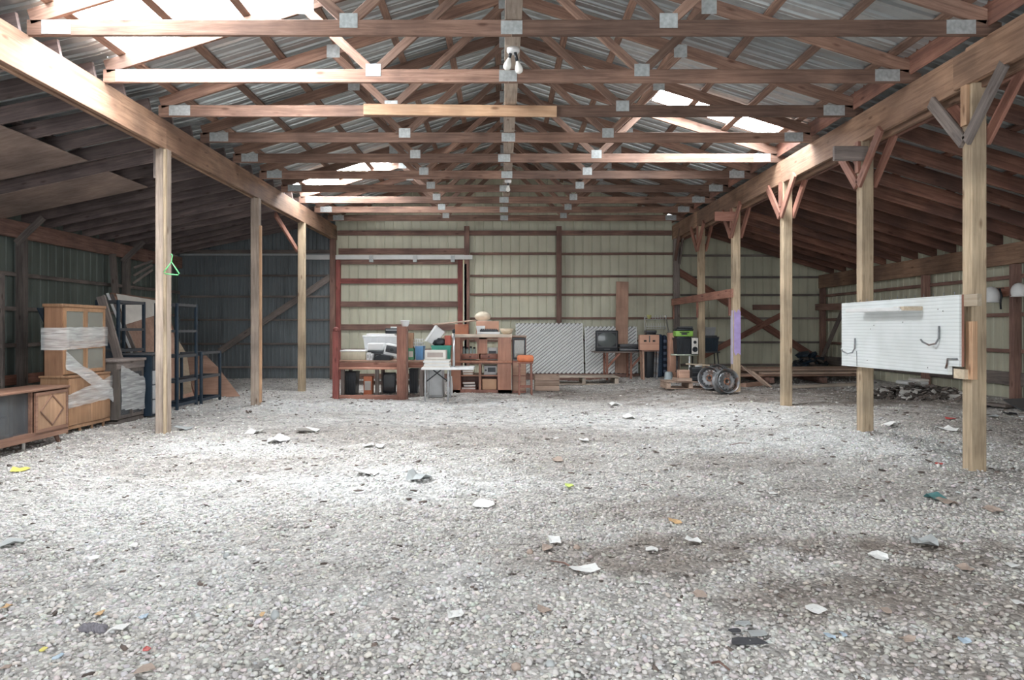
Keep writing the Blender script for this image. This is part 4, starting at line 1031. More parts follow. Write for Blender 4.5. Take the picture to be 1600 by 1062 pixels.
for k in range(5):
    zb_ = zg+.06+.055*k if k < 3 else zg+zz(586)+.05*(k-3)
    tt, w, p, h = item('book', ('bottom', 'middle', 'top', 'lower', 'upper')[k] + (' book of the low pile in the desk' if k < 3 else ' book on the shelf in the desk'), 'book', 722+2*(k % 2), 744-1.5*k, zb_, 0, dD+.1, .22, R((-6, 5, 9, -4, 6)[k]))
    h = .045; b = MB(); b.box(-w, w, -p, p, 0, .005); b.box(-w, w, -p, p, h-.005, h); b.box(-w, w, p-.006, p, .005, h-.005); b.build('cover', (red_p, dkgrey, desk_d, card_m, redply_w)[k], tt); MB().box(-w*.97, w*.97, -p*.96, p-.006, .005, h-.005).build('pages', offw, tt)
# on the hutch top
zh = zg+H
carton('carton', 'red-brown box at the left end of the hutch top', 711, 731, zh, 506.5, dD+.14, .3, plain('red_brown_card', (.48, .20, .12), .7))
carton('carton', 'wide pinkish cardboard box in the middle of the hutch top', 744, 779.5, zh, 501.5, dD+.27, .26, card_p)
tt, w, p, h = item('sun_hat', 'cream rounded hat on the pinkish cardboard box', 'hat', 741, 767, PZ(501.5, dD+.27), 486, dD+.4, .3)
b = MB(); bm = bmesh.new(); bmesh.ops.create_uvsphere(bm, u_segments=24, v_segments=14, radius=1)
for v in bm.verts: v.co = Vector((v.co.x*w*(1-.18*max(0, v.co.z)*(v.co.x < 0)), v.co.y*.13, max(0, v.co.z*.5+.48)*h*1.02))
b.bm(bm, None, True); b.build('crown', cream_p, tt); MB().lathe([(w*.98, 0), (w*1.04, .005), (w*1.0, .012)], 24, Matrix.Diagonal((1, .62, 1, 1))).build('brim', offw, tt)
tt, w, p, h = item('plastic_tray', 'white plastic tray with a raised back at the front of the hutch top', 'tray', 745, 781, zh, 509, dD+.0, .2)
b = MB(); b.rbox(-w, w, -p, p, 0, .05, .01); b.build('base', white_p, tt); quad(tt, 'raised_back', Vector((-w, p*.4, .05)), Vector((-w*.35, p*.4, .05)), Vector((-w*.3, p*.8, h)), Vector((-w*1.1, p*.8, h)), .01, white_p)
tt, w, p, h = item('keyboard', 'black keyboard lying on the white tray', 'keyboard', 750, 778.5, zh+.05, 511.5, dD+.02, .14)
MB().rbox(-w, w, -p, p, 0, h*.5, .008).build('case', black_p, tt)
for r_ in range(3):
    for k in range(9): MB().box(-w*.9+k*w*.2, -w*.9+k*w*.2+w*.15, -p*.8+r_*p*.55, -p*.8+r_*p*.55+p*.42, h*.5, h*.7).build('key', dkgrey, tt)
tt, w, p, h = item('wooden_bowl', 'shallow pale wooden bowl at the right end of the hutch top', 'bowl', 781, 803, zh, 513, dD+.1, .25)
MB().lathe([(w*.45, 0), (w*.7, .02), (w, h), (w*.95, h), (w*.6, .03), (0.001, .02)], 24, cap=False).build('bowl', pale_w, tt); MB().lathe([(w*.45, 0), (w*.45, -.0), (w*.4, .01)], 20).build('foot_ring', board_w, tt)
o = bar('plank', (PX(681, 14.0), 14.05, PZ(506.5, 14.0)), (PX(741, 15.3), 15.25, PZ(501.5, 15.3)+.01), .16, .022, board_w, None); setp(o, 'thin plank laid from the silver pole across to the hutch top', 'plank')
# narrow cabinet and chair right of the desk
tt, w, p, h = item('side_cabinet', 'narrow dark cabinet with a glazed top beside the brown desk', 'cabinet', 800.5, 822, G(.3, 15.3), 524, dD+.15, .4)
b = MB(); b.box(-w, w, -p, p, 0, h*.56); b.box(-w, w, p-.02, p, h*.56, h); b.box(-w, -w+.02, -p, p, h*.56, h*.97); b.box(w-.02, w, -p, p, h*.56, h*.97); b.build('body', desk_d, tt)
MB().rbox(-w-.01, w+.01, -p-.015, p, h*.97, h, .005).build('top', board_w, tt)
b = MB(); frame_panel(b, -w+.01, w-.01, h*.58, h*.96, -p-.012, -p+.006, .03); d_ = b.build('glazed_door', black_p, tt); MB().box(-w+.03, w-.03, -p-.004, -p, h*.62, h*.92).build('pane', pane_m, d_)
for k in range(2): d_ = MB().rbox(-w+.01, w-.01, -p-.015, -p, h*(.04+.27*k), h*(.29+.24*k), .005).build('drawer', redply_w, tt); MB().tube([(-.04, -p-.015, h*(.2+.27*k)), (-.04, -p-.035, h*(.2+.27*k)), (.04, -p-.035, h*(.2+.27*k)), (.04, -p-.015, h*(.2+.27*k))], .006, 6).build('handle', dull_steel, d_)
MB().rbox(-w*.9, w*.9, -p*.6, p*.5, h*.56, h*.585, .004).build('white_shelf', white_p, tt)
tt, w, p, h = item('stool', 'wooden stool with an orange cushion right of the desk', 'stool', 809, 833.5, G(.5, 14.6), 565.5, 14.5, .36)
MB().rbox(-w, w, -p, p, h-.03, h, .006).build('seat', desk_d, tt)
b = MB(); b.rbox(-w*1.05, w*1.05, -p, p, h, h+.13, .04); b.build('cushion', orange_f, tt)
for sx in (-1, 1):
    for sy in (-1, 1): bar('leg', (sx*(w-.03), sy*(p-.03), -.02), (sx*(w-.04), sy*(p-.04), h-.03), .035, .04, desk_d, tt, up=(0, 1, 0))
for sy in (-1, 1): bar('stretcher', (-w+.05, sy*(p-.03), .16), (w-.05, sy*(p-.03), .16), .02, .03, desk_d, tt)
for sx in (-1, 1): bar('stretcher', (sx*(w-.03), -p+.05, .21), (sx*(w-.03), p-.05, .21), .02, .03, desk_d, tt)
tt, w, p, h = item('wooden_crate', 'low planked wooden crate between the stool and the pallet', 'crate', 836, 874, G(.9, 15.6), 586, 15.5, .5)
for k in range(3): z = .02+k*(h-.02)/3; MB().box(-w, w, -p, -p+.018, z, z+(h-.04)/3-.006).build('front_slat', board_w, tt); MB().box(-w, w, p-.018, p, z, z+(h-.04)/3-.006).build('back_slat', board_w, tt); MB().box(-w, -w+.018, -p+.018, p-.018, z, z+(h-.04)/3-.006).build('end_slat', board_w, tt); MB().box(w-.018, w, -p+.018, p-.018, z, z+(h-.04)/3-.006).build('end_slat', board_w, tt)
MB().box(-w+.018, w-.018, -p+.018, p-.018, .01, .03).build('bottom', board_w, tt)
# ------------------------------------------------------------------ along the rear wall, middle to right
# white diagonal-ribbed panels leaning on the wall
def ribbed_panel(label, px0, px1, pyt0, pyt1, pyb, d, lean=.22):
    zb = PZ(pyb, d); xa, xb = PX(px0, d), PX(px1, d); w = xb-xa; h = PZ((pyt0+pyt1)/2, d+lean)-zb
    t = thing('ribbed_panel', label, 'panel', ((xa+xb)/2, d, zb), 0, 'white ribbed panels'); t.rotation_euler = (-math.atan2(lean, h), 0, 0)
    MB().box(-w/2, w/2, 0, .03, 0, h).build('sheet', (MATS.get('shadow_gap_backing') or plain('shadow_gap_backing', (.17, .17, .18), .7, var=.1)), t)  # dark grey sheet paints the shade in the gaps between the white slats
    b = MB(); s = .105; k = -h/.8
    while k < w:
        x0 = -w/2+k; pts = []
        # diagonal from (x0,0) up-right with slope .8
        sl = .80
        u0 = max(0, (-w/2-x0)); u1 = min(h/sl, (w/2-x0))
        if u1-u0 > .05:
            p0 = Vector((x0+u0, -.008, u0*sl)); p1 = Vector((x0+u1, -.008, u1*sl))
            dirv = (p1-p0).normalized(); nrm = Vector((-dirv.z, 0, dirv.x))*.020
            a, c, e, f_ = p0-nrm, p1-nrm, p1+nrm, p0+nrm; o_ = Vector((0, .012, 0))
            a2, c2, e2, f2 = [v+o_ + (nrm*.5 if i > 1 else -nrm*.5) for i, v in enumerate((a, c, e, f_))]
            b.add([a, c, e, f_, a2, c2, e2, f2], [(0, 1, 2, 3), (0, 4, 5, 1), (3, 2, 6, 7), (1, 5, 6, 2), (0, 3, 7, 4)])
        k += s
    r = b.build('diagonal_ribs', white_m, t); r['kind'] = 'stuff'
    for x in (-w/2, w/2-.02): MB().box(x, x+.02, -.014, .03, 0, h).build('edge_fold', white_m, t)
    return t
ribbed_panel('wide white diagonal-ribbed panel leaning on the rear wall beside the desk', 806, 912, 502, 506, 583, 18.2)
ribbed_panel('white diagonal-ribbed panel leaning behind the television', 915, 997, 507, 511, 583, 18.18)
bar_o = bar('gap_timber', (PX(806, 18.05), 18.2, .12), (PX(1000, 18.05), 18.2, .12), .2, .17, girt_w); setp(bar_o, 'dark timber for the shaded gap under the white ribbed panels', 'timber')  # dark timber put in for the shade of the gap below the panels
o = bar('leaning_plank', (PX(971, 18.1), 18.12, .22), (PX(972.5, 18.5), 18.5, PZ(440, 18.5)), .03, .31, plain('dummy', (.5, .5, .5)) if False else redply_w, None, up=(1, 0, 0)); setp(o, 'wide reddish plank standing against the rear wall behind the television', 'plank')
for k, px in enumerate((788, 837, 877)):
    pass
# pallets
def pallet(label, px0, px1, d, dep, zg, hgt=.14, mat=board_w, rz=0):
    w = (px1-px0)*d/F_PX/2
    t = thing('pallet', label, 'pallet', (PX((px0+px1)/2, d), d+dep/2, zg), rz, 'wooden pallets')
    for x in (-w+.05, 0, w-.05): bar('stringer', (x, -dep/2, hgt*.42), (x, dep/2, hgt*.42), .08, hgt*.62, mat, t)
    for k in range(6): y = -dep/2+.06+(dep-.12)*k/5; bar('deck_board', (-w, y, hgt*.86), (w, y, hgt*.86), .12, .022, mat, t)
    for y in (-dep/2+.06, 0, dep/2-.06): bar('bottom_board', (-w, y, .01), (w, y, .01), .1, .02, mat, t)
    return t
palt_m = wood('pale_pallet_timber', (.42, .36, .29), (.55, .48, .40), (.64, .57, .49), 'x', .9, .8, True, var=.12)
pallet('pale pallet lying in front of the white ribbed panels', 858, 967, 16.7, .75, G(1.9, 17), .2, palt_m)
pallet('pallet lying under the wheel rims', 1041, 1118, 14.4, .6, G(3.7, 14.7), .16, board_w)
# table with the television
dT = 17.5; zt = PZ(549, dT); zg = G(2.5, 17.4)
t = thing('trestle_table', 'narrow table carrying the old television', 'table', (PX(966, dT), dT+.3, zg)); w = (1004-929)*dT/F_PX/2
MB().rbox(-w, w, -.3, .3, zt-zg-.03, zt-zg, .005).build('tabletop', grey_w, t)
for x in (-w*.45, w*.55):
    for y in (-.24, .24): bar('leg', (x, y, -.02), (x, y, zt-zg-.03), .05, .06, brown_w, t, up=(0, 1, 0))
    bar('leg_brace', (x, -.24, .3), (x+.3, -.24, zt-zg-.04), .03, .05, brown_w, t)
tt, w, p, h = item('television', 'old black tube television with a grey screen', 'television', 931, 966, zt, 516, dT+.02, .42)
b = MB(); b.rbox(-w, w, -p, -p*.35, 0, h, .025); b.build('cabinet', black_p, tt)
b = MB(); k_ = [(w*.95, -p*.35, .02, h*.97), (w*.8, p*.2, .05, h*.88), (w*.5, p, .1, h*.72)]
vs = []
for (ww, yy, za, zb) in k_: vs += [(-ww, yy, za), (ww, yy, za), (ww, yy, zb), (-ww, yy, zb)]
fs = [(8, 9, 10, 11)]
for i in (0, 4): fs += [(i+j, i+(j+1) % 4, i+4+(j+1) % 4, i+4+j) for j in range(4)]
b.add(vs, fs); b.build('rear_housing', black_p, tt)
scr = MB(); n = 8; vs = []
for i in range(n+1):
    for j in range(n+1):
        u, v = i/n*2-1, j/n*2-1; vs.append((u*w*.80, -p-.012+.02*(u*u+v*v)/2, h*.56+v*h*.33))
scr.add(vs, [(i*(n+1)+j, (i+1)*(n+1)+j, (i+1)*(n+1)+j+1, i*(n+1)+j+1) for i in range(n) for j in range(n)], True); scr.build('screen', plain('tube_screen', (.10, .115, .115), .12, var=.05), tt)
b = MB(); frame_panel(b, -w*.9, w*.9, h*.19, h*.93, -p-.008, -p+.01, .02); b.build('bezel', dkgrey, tt)
MB().box(-w*.25, w*.25, -p-.006, -p, h*.07, h*.13).build('control_flap', dkgrey, tt)
zb_ = zt
for k, (m_, lab) in enumerate(((black_p, 'lower black video recorder on the television table'), (dkgrey, 'upper grey video recorder on the television table'))):
    tt, w, p, h = item('video_recorder', lab, 'recorder', 967.5+k, 1001-k, zb_, 0, dT+.05, .34, 0, 'stacked video recorders'); h = .085
    MB().rbox(-w, w, -p, p, 0.008, h, .006).build('case', m_, tt); MB().box(-w*.9, w*.9, -p-.002, -p, h*.35, h*.55).build('front_strip', grey_p if k == 0 else black_p, tt)
    for x in (-w*.8, w*.8): MB().lathe([(.014, 0), (.014, .01)], 8, Matrix.Translation((x, -p*.7, 0))).build('foot', black_p, tt)
    zb_ += .087
# box on a stand, navy mattress, poles, dish racks
dK = 16.9; zg = G(3.3, 17)
t = thing('plant_stand', 'narrow stand on pinkish legs holding the cardboard box', 'stand', (PX(1017, dK), dK+.2, zg)); zs = PZ(547, dK)-zg
MB().rbox(-.2, .2, -.18, .18, zs-.03, zs, .004).build('top', girt_w, t)
for sx in (-1, 1):
    for sy in (-1, 1): bar('leg', (sx*.15, sy*.13, -.02), (sx*.17, sy*.15, zs-.03), .04, .045, redply_w if sx < 0 else dull_steel, t, up=(0, 1, 0))
carton('carton', 'pinkish cardboard banana box on the narrow stand', 1001, 1031, zg+zs, 523, dK+.0, .36, card_p, R(-5), slots=True)
t, w, p, h = item('storage_bin', 'dark lidded bin behind the banana box', 'bin', 1010, 1026, 0, 516, dK+.5, .3)
t.location.z = G(3.4, 17.5); h = PZ(516, dK+.5)-t.location.z
MB().rbox(-w*.95, w*.95, -p, p, 0, h-.06, .02).build('body', black_p, t); MB().rbox(-w, w, -p-.02, p, h-.06, h, .012).build('lid', dkgrey, t)
t, w, p, h = item('folded_mattress', 'navy folded mattress standing upright by the poles', 'mattress', 1026, 1043, G(3.7, 17.4), 522, 17.35, .22, R(4))
MB().rbox(-w, w*.15, -p, p, 0, h, .05).build('front_half', navy_f, t); MB().rbox(w*.18, w, -p*.8, p, 0, h*.98, .05).build('rear_half', plain('dark_navy_fabric', (.02, .03, .055), .8), t)
for k in range(6): MB().rbox(w*.25, w*.93, -p*.8-.012, -p*.8+.01, h*(.1+.14*k), h*(.17+.14*k), .01).build('quilted_patch', plain('grey_blue_fabric', (.12, .15, .22), .85) if k == 0 else MATS['grey_blue_fabric'], t)
def pole(label, a, b, r, mat, tip=None):
    a, b = Vector(a), Vector(b); t = thing('leaning_pole', label, 'pole', a, 0, 'poles leaning at the rear wall')
    MB().tube([(0, 0, 0), b-a], r, 10).build('shaft', mat, t)
    if tip: MB().tube([(b-a)*.96, (b-a)*1.0], r*1.35, 10).build('end_cap', tip, t)
pole('long silver pole leaning on the rear wall', P(1056, 577, 17.2), P(1040, 493, 18.4), .016, steel, white_p)
pole('pinkish wooden pole leaning beside the silver one', P(1053.5, 578, 17.0), P(1043, 520, 18.2), .018, redply_w)
def wire_rack(label, px0, px1, pyb, pyt, d, rz=0):
    t, w, p, h = item('wire_rack', label, 'rack', px0, px1, PZ(pyb, d), pyt, d, .12, rz, 'white wire racks on the rear wall')
    for z in (0, h*.45): MB().tube([(-w, -p, z), (w, -p, z), (w, p, z), (-w, p, z)], .008, 6, closed=True).build('hoop', white_p, t)
    for k in range(9):
        x = -w+2*w*k/8; MB().tube([(x, -p, 0), (x, -p, h)], .006, 5).build('prong', white_p, t)
    for s in (-1, 1): MB().tube([(s*w, p, -.02), (s*w, p, h*.5)], .007, 5).build('bracket', white_p, t)
    return t
wire_rack('upper white wire rack hooked on the rear wall', 1008, 1040, 498.5, 492, 18.56)
wire_rack('lower white wire rack hooked on the rear wall', 1010, 1040, 513.5, 505, 18.54)
MB()
t, w, p, h = item('yellow_cup', 'small yellow cup on the upper wire rack', 'cup', 1011, 1018, PZ(498.5, 18.56)+.008, 492, 18.5, .08)
MB().lathe([(.035, 0), (.05, .08), (.052, .1), (.046, .095), (.03, .01)], 14).build('cup', plain('yellow_plastic', (.72, .70, .30), .5), t); MB().tube([(.05, 0, .08), (.075, 0, .06), (.045, 0, .03)], .006, 6).build('handle', MATS['yellow_plastic'], t)
pole('white crutch-like tube leaning below the upper wire rack', P(1012, 578, 17.6), P(1007, 496, 18.45), .013, white_p)
# small odds on the ground there
t, w, p, h = item('washtub', 'overturned pale blue basin on the ground by the poles', 'basin', 1040, 1054, G(3.8, 16.6), 581, 16.5, .3)
MB().lathe([(w*1.0, 0), (w, .015), (w*.85, h*.9), (w*.6, h), (0.001, h)], 20).build('basin', plain('pale_blue_enamel', (.45, .52, .55), .4), t); MB().lathe([(w*1.05, 0), (w*1.07, .008), (w*1.02, .016)], 20).build('rim', MATS['pale_blue_enamel'], t)
# garden table with bins
dG = 15.9; zg = G(4.0, 16.1); zt = PZ(553.5, dG)
t = thing('garden_table', 'round garden table with white legs holding black bins', 'table', (PX(1074, dG), dG+.25, zg))
MB().lathe([(.28, zt-zg-.03), (.30, zt-zg-.03), (.30, zt-zg), (.0, zt-zg)], 28, Matrix.Diagonal((1, .8, 1, 1))).build('tabletop', plain('pale_green_glass', (.50, .56, .46), .2), t)
for k, (x, y) in enumerate(((.06, -.2), (-.2, -.12), (.2, .1), (-.1, .18))): MB().tube([(x, y, zt-zg-.02), (x*1.0, y, -.02)], .014 if k else .018, 8).build('leg', white_p if k == 0 else black_p, t)
MB().tube([(.2*math.cos(a*math.pi/8), .16*math.sin(a*math.pi/8), .25) for a in range(16)], .008, 6, closed=True).build('ring', black_p, t)
zt_ = zt
tote('storage_bin', 'black ribbed bin on the garden table', 1057, 1080, zt_, 525.5, dG+.06, .36, black_p, black_p)
t, w, p, h = item('tool_case', 'lime green tool case lying on the black bin', 'case', 1056, 1083, PZ(525.5, dG+.06), 517, dG+.1, .28)
MB().rbox(-w, w, -p, p, 0, h, .012).build('case', lime_p, t); MB().rbox(-w*.35, w*.3, -p-.01, -p+.01, h*.3, h*.65, .004).build('latch', dkgrey, t); MB().tube([(-.1, -p, h*.8), (-.08, -p-.04, h*.8), (.08, -p-.04, h*.8), (.1, -p, h*.8)], .01, 6).build('handle', black_p, t)
t, w, p, h = item('tarp_bundle', 'black folded tarp on the lime green tool case', 'tarp', 1057, 1084, PZ(517, dG+.1), 509.5, dG+.1, .26)
MB().rbox(-w, w, -p, p, 0, h*.55, .02).build('lower_fold', black_p, t); MB().rbox(-w*.7, w*.95, -p*.9, p, h*.55, h*.95, .02).build('upper_fold', dkgrey, t)
t, w, p, h = item('loudspeaker', 'white fronted loudspeaker beside the black bin', 'speaker', 1080.5, 1091, zt_, 527, dG-.04, .25)
MB().rbox(-w, w, -p, p, 0, h, .008).build('cabinet', black_p, t); MB().rbox(-w*.95, w*.95, -p-.012, -p, .01, h-.01, .004).build('front_baffle', offw, t)
for z, r_ in ((h*.3, .06), (h*.72, .035)): MB().lathe([(r_, 0), (r_*.9, .008), (r_*.3, -.01), (.001, -.008)], 16, Matrix.Translation((0, -p-.014, z)) @ Matrix.Rotation(R(90), 4, 'X')).build('cone', black_p, t)
carton('carton', 'pinkish tall carton behind the black bin', 1047, 1061, G(3.9, 17), 520, 16.7, .3, card_p)
# blue bin on a stool behind the fifth post
t = thing('metal_stool', 'metal stool carrying the blue-black bin behind the post', 'stool', (PX(1111, 16.6), 16.75, G(4.6, 16.7))); zs = PZ(549, 16.6)-t.location.z
MB().rbox(-.2, .2, -.17, .17, zs-.03, zs, .006).build('seat', dkgrey, t)
for sx in (-1, 1):
    for sy in (-1, 1): MB().tube([(sx*.15, sy*.13, zs-.03), (sx*.2, sy*.17, -.02)], .013, 8).build('leg', black_p, t)
MB().tube([(-.18, -.15, .3), (.18, -.15, .3), (.18, .15, .3), (-.18, .15, .3)], .008, 6, closed=True).build('footrest', black_p, t)
tote('storage_bin', 'blue-black bin on the metal stool', 1100, 1123, t.location.z+zs, 524, 16.58, .36, navy_p, dkgrey)
tote('storage_bin', 'smoky grey bin stacked on the blue-black bin', 1103, 1118, PZ(524, 16.58), 511, 16.62, .28, grey_p)
# wheel rims
def rim(label, px, py, rpx, d, yaw, lean, zg):
    r = rpx*d/F_PX; t = thing('wheel_rim', label, 'wheel', (PX(px, d), d, zg+r*math.cos(lean)+.008), 0, 'steel wheel rims')
    t.rotation_euler = Euler((R(90)-lean, 0, yaw), 'XYZ')
    wd = r*.42
    MB().lathe([(r*.97, -wd), (r, -wd), (r, -wd*.82), (r*.9, -wd*.74), (r*.86, -wd*.4), (r*.80, 0), (r*.86, wd*.4), (r*.9, wd*.74), (r, wd*.82), (r, wd), (r*.97, wd), (r*.87, wd*.72), (r*.82, wd*.38), (r*.76, 0), (r*.82, -wd*.38), (r*.87, -wd*.72), (r*.97, -wd)], 40, cap=False).build('barrel', dull_steel, t)
    # wheel disc with vent holes: lathe ring + hub
    MB().lathe([(r*.80, wd*.25), (r*.74, wd*.52), (r*.56, wd*.62), (r*.50, wd*.50), (r*.34, wd*.48), (r*.16, wd*.52), (r*.15, wd*.40), (r*.34, wd*.38), (r*.50, wd*.40), (r*.56, wd*.5), (r*.72, wd*.42), (r*.78, wd*.2)], 40, cap=False).build('disc', dull_steel, t)
    for k in range(14):
        a = 2*math.pi*k/14; MB().lathe([(r*.055, 0), (r*.055, .006)], 10, Matrix.Translation((r*.655*math.cos(a), r*.655*math.sin(a), wd*.565))).build('vent_hole', dark_hole, t)
    for k in range(5):
        a = 2*math.pi*k/5+.3; MB().lathe([(r*.04, 0), (r*.04, .008)], 8, Matrix.Translation((r*.27*math.cos(a), r*.27*math.sin(a), wd*.49))).build('lug_hole', dark_hole, t)
    MB().lathe([(r*.30, wd*.485), (r*.29, wd*.50), (r*.17, wd*.53)], 28, cap=False).build('rusty_hub', rust_m, t)
    return t
zg = G(4.1, 13.4)
rim('nearest steel wheel rim, standing on the gravel against the pallet', 1134, 596, 19.5, 13.35, R(12), R(12), zg)
rim('middle steel wheel rim, turned edge on behind the nearest one', 1110, 583, 18, 14.2, R(-38), R(8), G(3.9, 14.3))
rim('rear steel wheel rim, half hidden behind the other two', 1122, 580, 16.5, 15.2, R(-45), R(6), G(4.1, 14.8))
# black crates and boards around the pallet
zp = G(3.7, 14.7)+.16
for k, lab in enumerate(('lowest black tray stacked on the pallet', 'middle black tray stacked on the pallet', 'topmost black tray stacked on the pallet')):
    t, w, p, h = item('plastic_tray', lab, 'tray', 1081+k*.6, 1099-k*.6, zp+.085*k, 0, 14.55, .28, R((-3, 5, -2)[k]), 'black trays on the pallet'); h = .08
    b = MB(); b.box(-w, w, -p, p, 0, .01); frame_ = [(-w, w, -p, -p+.012), (-w, w, p-.012, p), (-w, -w+.012, -p, p), (w-.012, w, -p, p)]
    for (a, c, e, f_) in frame_: b.box(a, c, e, f_, .01, h)
    b.build('body', black_p, t); MB().box(-w-.01, w+.01, -p-.01, -p+.004, h-.02, h).build('lip', dkgrey, t)
t, w, p, h = item('paper_roll', 'white roll lying on top of the black trays', 'roll', 1088, 1097, zp+.255, 0, 14.6, .1)
MB().tube([(-w*1.2, 0, .035), (w*1.2, 0, .035)], .035, 14).build('roll', white_p, t); MB().tube([(-w*1.22, 0, .035), (w*1.22, 0, .035)], .014, 10).build('core', card_m, t)
o = bar('plank', (PX(1056, 14.35), 14.42, zp+.03), (PX(1079, 14.35), 14.46, zp+.03), .3, .06, board_w); setp(o, 'short thick board lying on the pallet under the rims', 'plank')
carton('carton', 'small rusty red box on the short thick board', 1061, 1078, zp+.062, 578, 14.36, .2, redply_w)
o = bar('stick', (PX(1072, 14.3), 14.28, zp+.34), (PX(1108, 14.5), 14.5, zp+.30), .03, .03, pale_w); setp(o, 'thin pale stick poking out across the black trays', 'stick')
# ------------------------------------------------------------------ lumber pile by the right corner
zg = .22; n_ = 0
rows = [(1158, 1338, 15.6, 16.9, 5, 0), (1176, 1344, 15.5, 16.6, 4, 1), (1162, 1340, 15.7, 16.5, 3, 2)]
names = ['bottom', 'middle', 'top']; pos = ['front', 'second', 'third', 'fourth', 'rear']
for (p0, p1, da, db, n, lev) in rows:
    for k in range(n):
        d = da+(db-da)*k/(n-1 if n > 1 else 1); z = zg+.06+.055*lev+.045
        xa, xb = PX(p0, 15.6)+.15*random.uniform(-1, 1), PX(p1, 16.2)+.25*random.uniform(-1, .4)
        tilt = random.uniform(-.05, .09)
        o = bar('plank', (xa, d+tilt, z), (min(xb, 7.75), d-tilt+.12, z+.01), .24, .042, board_w if (k+lev) % 3 else redply_w); setp(o, '%s plank in the %s layer of the lumber pile' % (pos[k], names[lev]), 'plank', 'planks of the lumber pile')
for k, x in enumerate((5.6, 6.7)):
    o = bar('bearer', (x, 15.3, zg+.02), (x, 17.0, zg+.02), .1, .11, girt_w); setp(o, ('left' if k == 0 else 'right') + ' dark bearer under the lumber pile', 'timber')
o = bar('plank', (PX(1240, 14.6), 14.55, G(6, 14.5)+.03), (PX(1345, 14.6), 14.75, G(6.8, 14.6)+.035), .22, .045, palt_m); setp(o, 'pale plank lying on the gravel in front of the lumber pile', 'plank')
o = bar('plank', (PX(1159, 14.9), 14.8, G(5, 14.9)+.04), (PX(1186, 15.2), 15.1, G(5.2, 15.1)+.05), .14, .07, redply_w); setp(o, 'short reddish board end beside the purple post', 'plank')
for k in range(4):
    a = P(1158+6*k, 571+3*k, 15.3-.1*k); b2 = P(1196+3*k, 586+1.2*k, 14.6-.1*k); a.z = max(a.z, .3); b2.z = G(b2.x, b2.y)+.03
    o = bar('batten', a, b2, .035, .02, board_w); setp(o, pos[k] + ' loose batten sloping off the left end of the lumber pile', 'batten', 'loose battens by the lumber pile')
# dark scrap heap in the corner behind, and rubble heap by the right wall
def heap(name, label, cat, cx, cy, rx, ry, hz, mats, n, smin, smax, seed):
    rg = random.Random(seed); t = thing(name, label, cat, (cx, cy, G(cx, cy)))
    for mi, mm in enumerate(mats):
        b = MB()
        for _ in range(n):
            a, q_ = rg.uniform(0, 6.28), math.sqrt(rg.uniform(0, 1)); x, y = q_*rx*math.cos(a), q_*ry*math.sin(a)
            z = hz*(1-q_)*rg.uniform(.2, 1)+G(cx+x, cy+y)-t.location.z
            s = rg.uniform(smin, smax); bm = bmesh.new(); bmesh.ops.create_icosphere(bm, subdivisions=1, radius=1)
            for v in bm.verts: v.co *= rg.uniform(.7, 1.2)
            M = Matrix.Translation((x, y, z+s*.15)) @ Euler((rg.uniform(-.6, .6), rg.uniform(-.6, .6), rg.uniform(0, 6.3))).to_matrix().to_4x4() @ Matrix.Diagonal((s*rg.uniform(.7, 1.6), s*rg.uniform(.5, 1), s*rg.uniform(.15, .5), 1))
            b.bm(bm, M)
        o = b.build('rubble', mm, t); o['kind'] = 'stuff'
    return t
earth = plain('dark_earth', (.10, .085, .075), .9, var=.4, scale=12)
heap('rubble_heap', 'dark rubble heap with white scraps along the right wall', 'rubble', PX(1430, 12.6), 12.6, .95, .85, .2, [earth, earth, plain('plaster_scrap', (.62, .60, .57), .8), grey_w], 150, .02, .08, 3)
heap('scrap_heap', 'black scrap heap in the far right corner', 'scrap', 7.5, 17.95, .4, .4, .8, [black_p, earth, navy_p], 30, .06, .2, 5)
t, w, p, h = item('foam_sheet', 'torn white foam sheet lying on the rubble heap', 'foam', 1418, 1452, G(7, 12.9)+.16, 589, 12.75, .4)
MB().rbox(-w, w, -p, p, 0, .06, .02).build('sheet', white_p, t); MB().rbox(w*.3, w*1.3, -p*.6, p*1.2, .05, .1, .02).build('torn_flap', offw, t)
# scraps on the far right edge
o = bar('plank', P(1542, 612, 10.9), P(1578, 616, 10.6), .2, .03, grey_w); o.location.z = G(7.3, 10.8)+.05; setp(o, 'grey plank lying at the foot of the right wall', 'plank')
slab('tarp_sheet', 'dark grey tarp flattened at the right edge by the wall', 'tarp', [(7.25, 10.3, G(7.3, 10.3)+.02), (7.9, 10.2, G(7.9, 10.2)+.02), (8.0, 10.9, G(8, 10.9)+.10), (7.45, 10.95, G(7.45, 10.9)+.08)], .02, dkgrey)
for k in range(4):
    a = Vector((6.85+.05*k, 9.75-.13*k, G(6.9, 9.7)+.025)); b2 = a+Vector((.95, -.16+.03*k, .02))
    o = bar('white_strip', a, b2, .05, .015, white_p); setp(o, pos[k] + ' of the white plastic strips at the right edge of the floor', 'strip', 'white plastic strips')
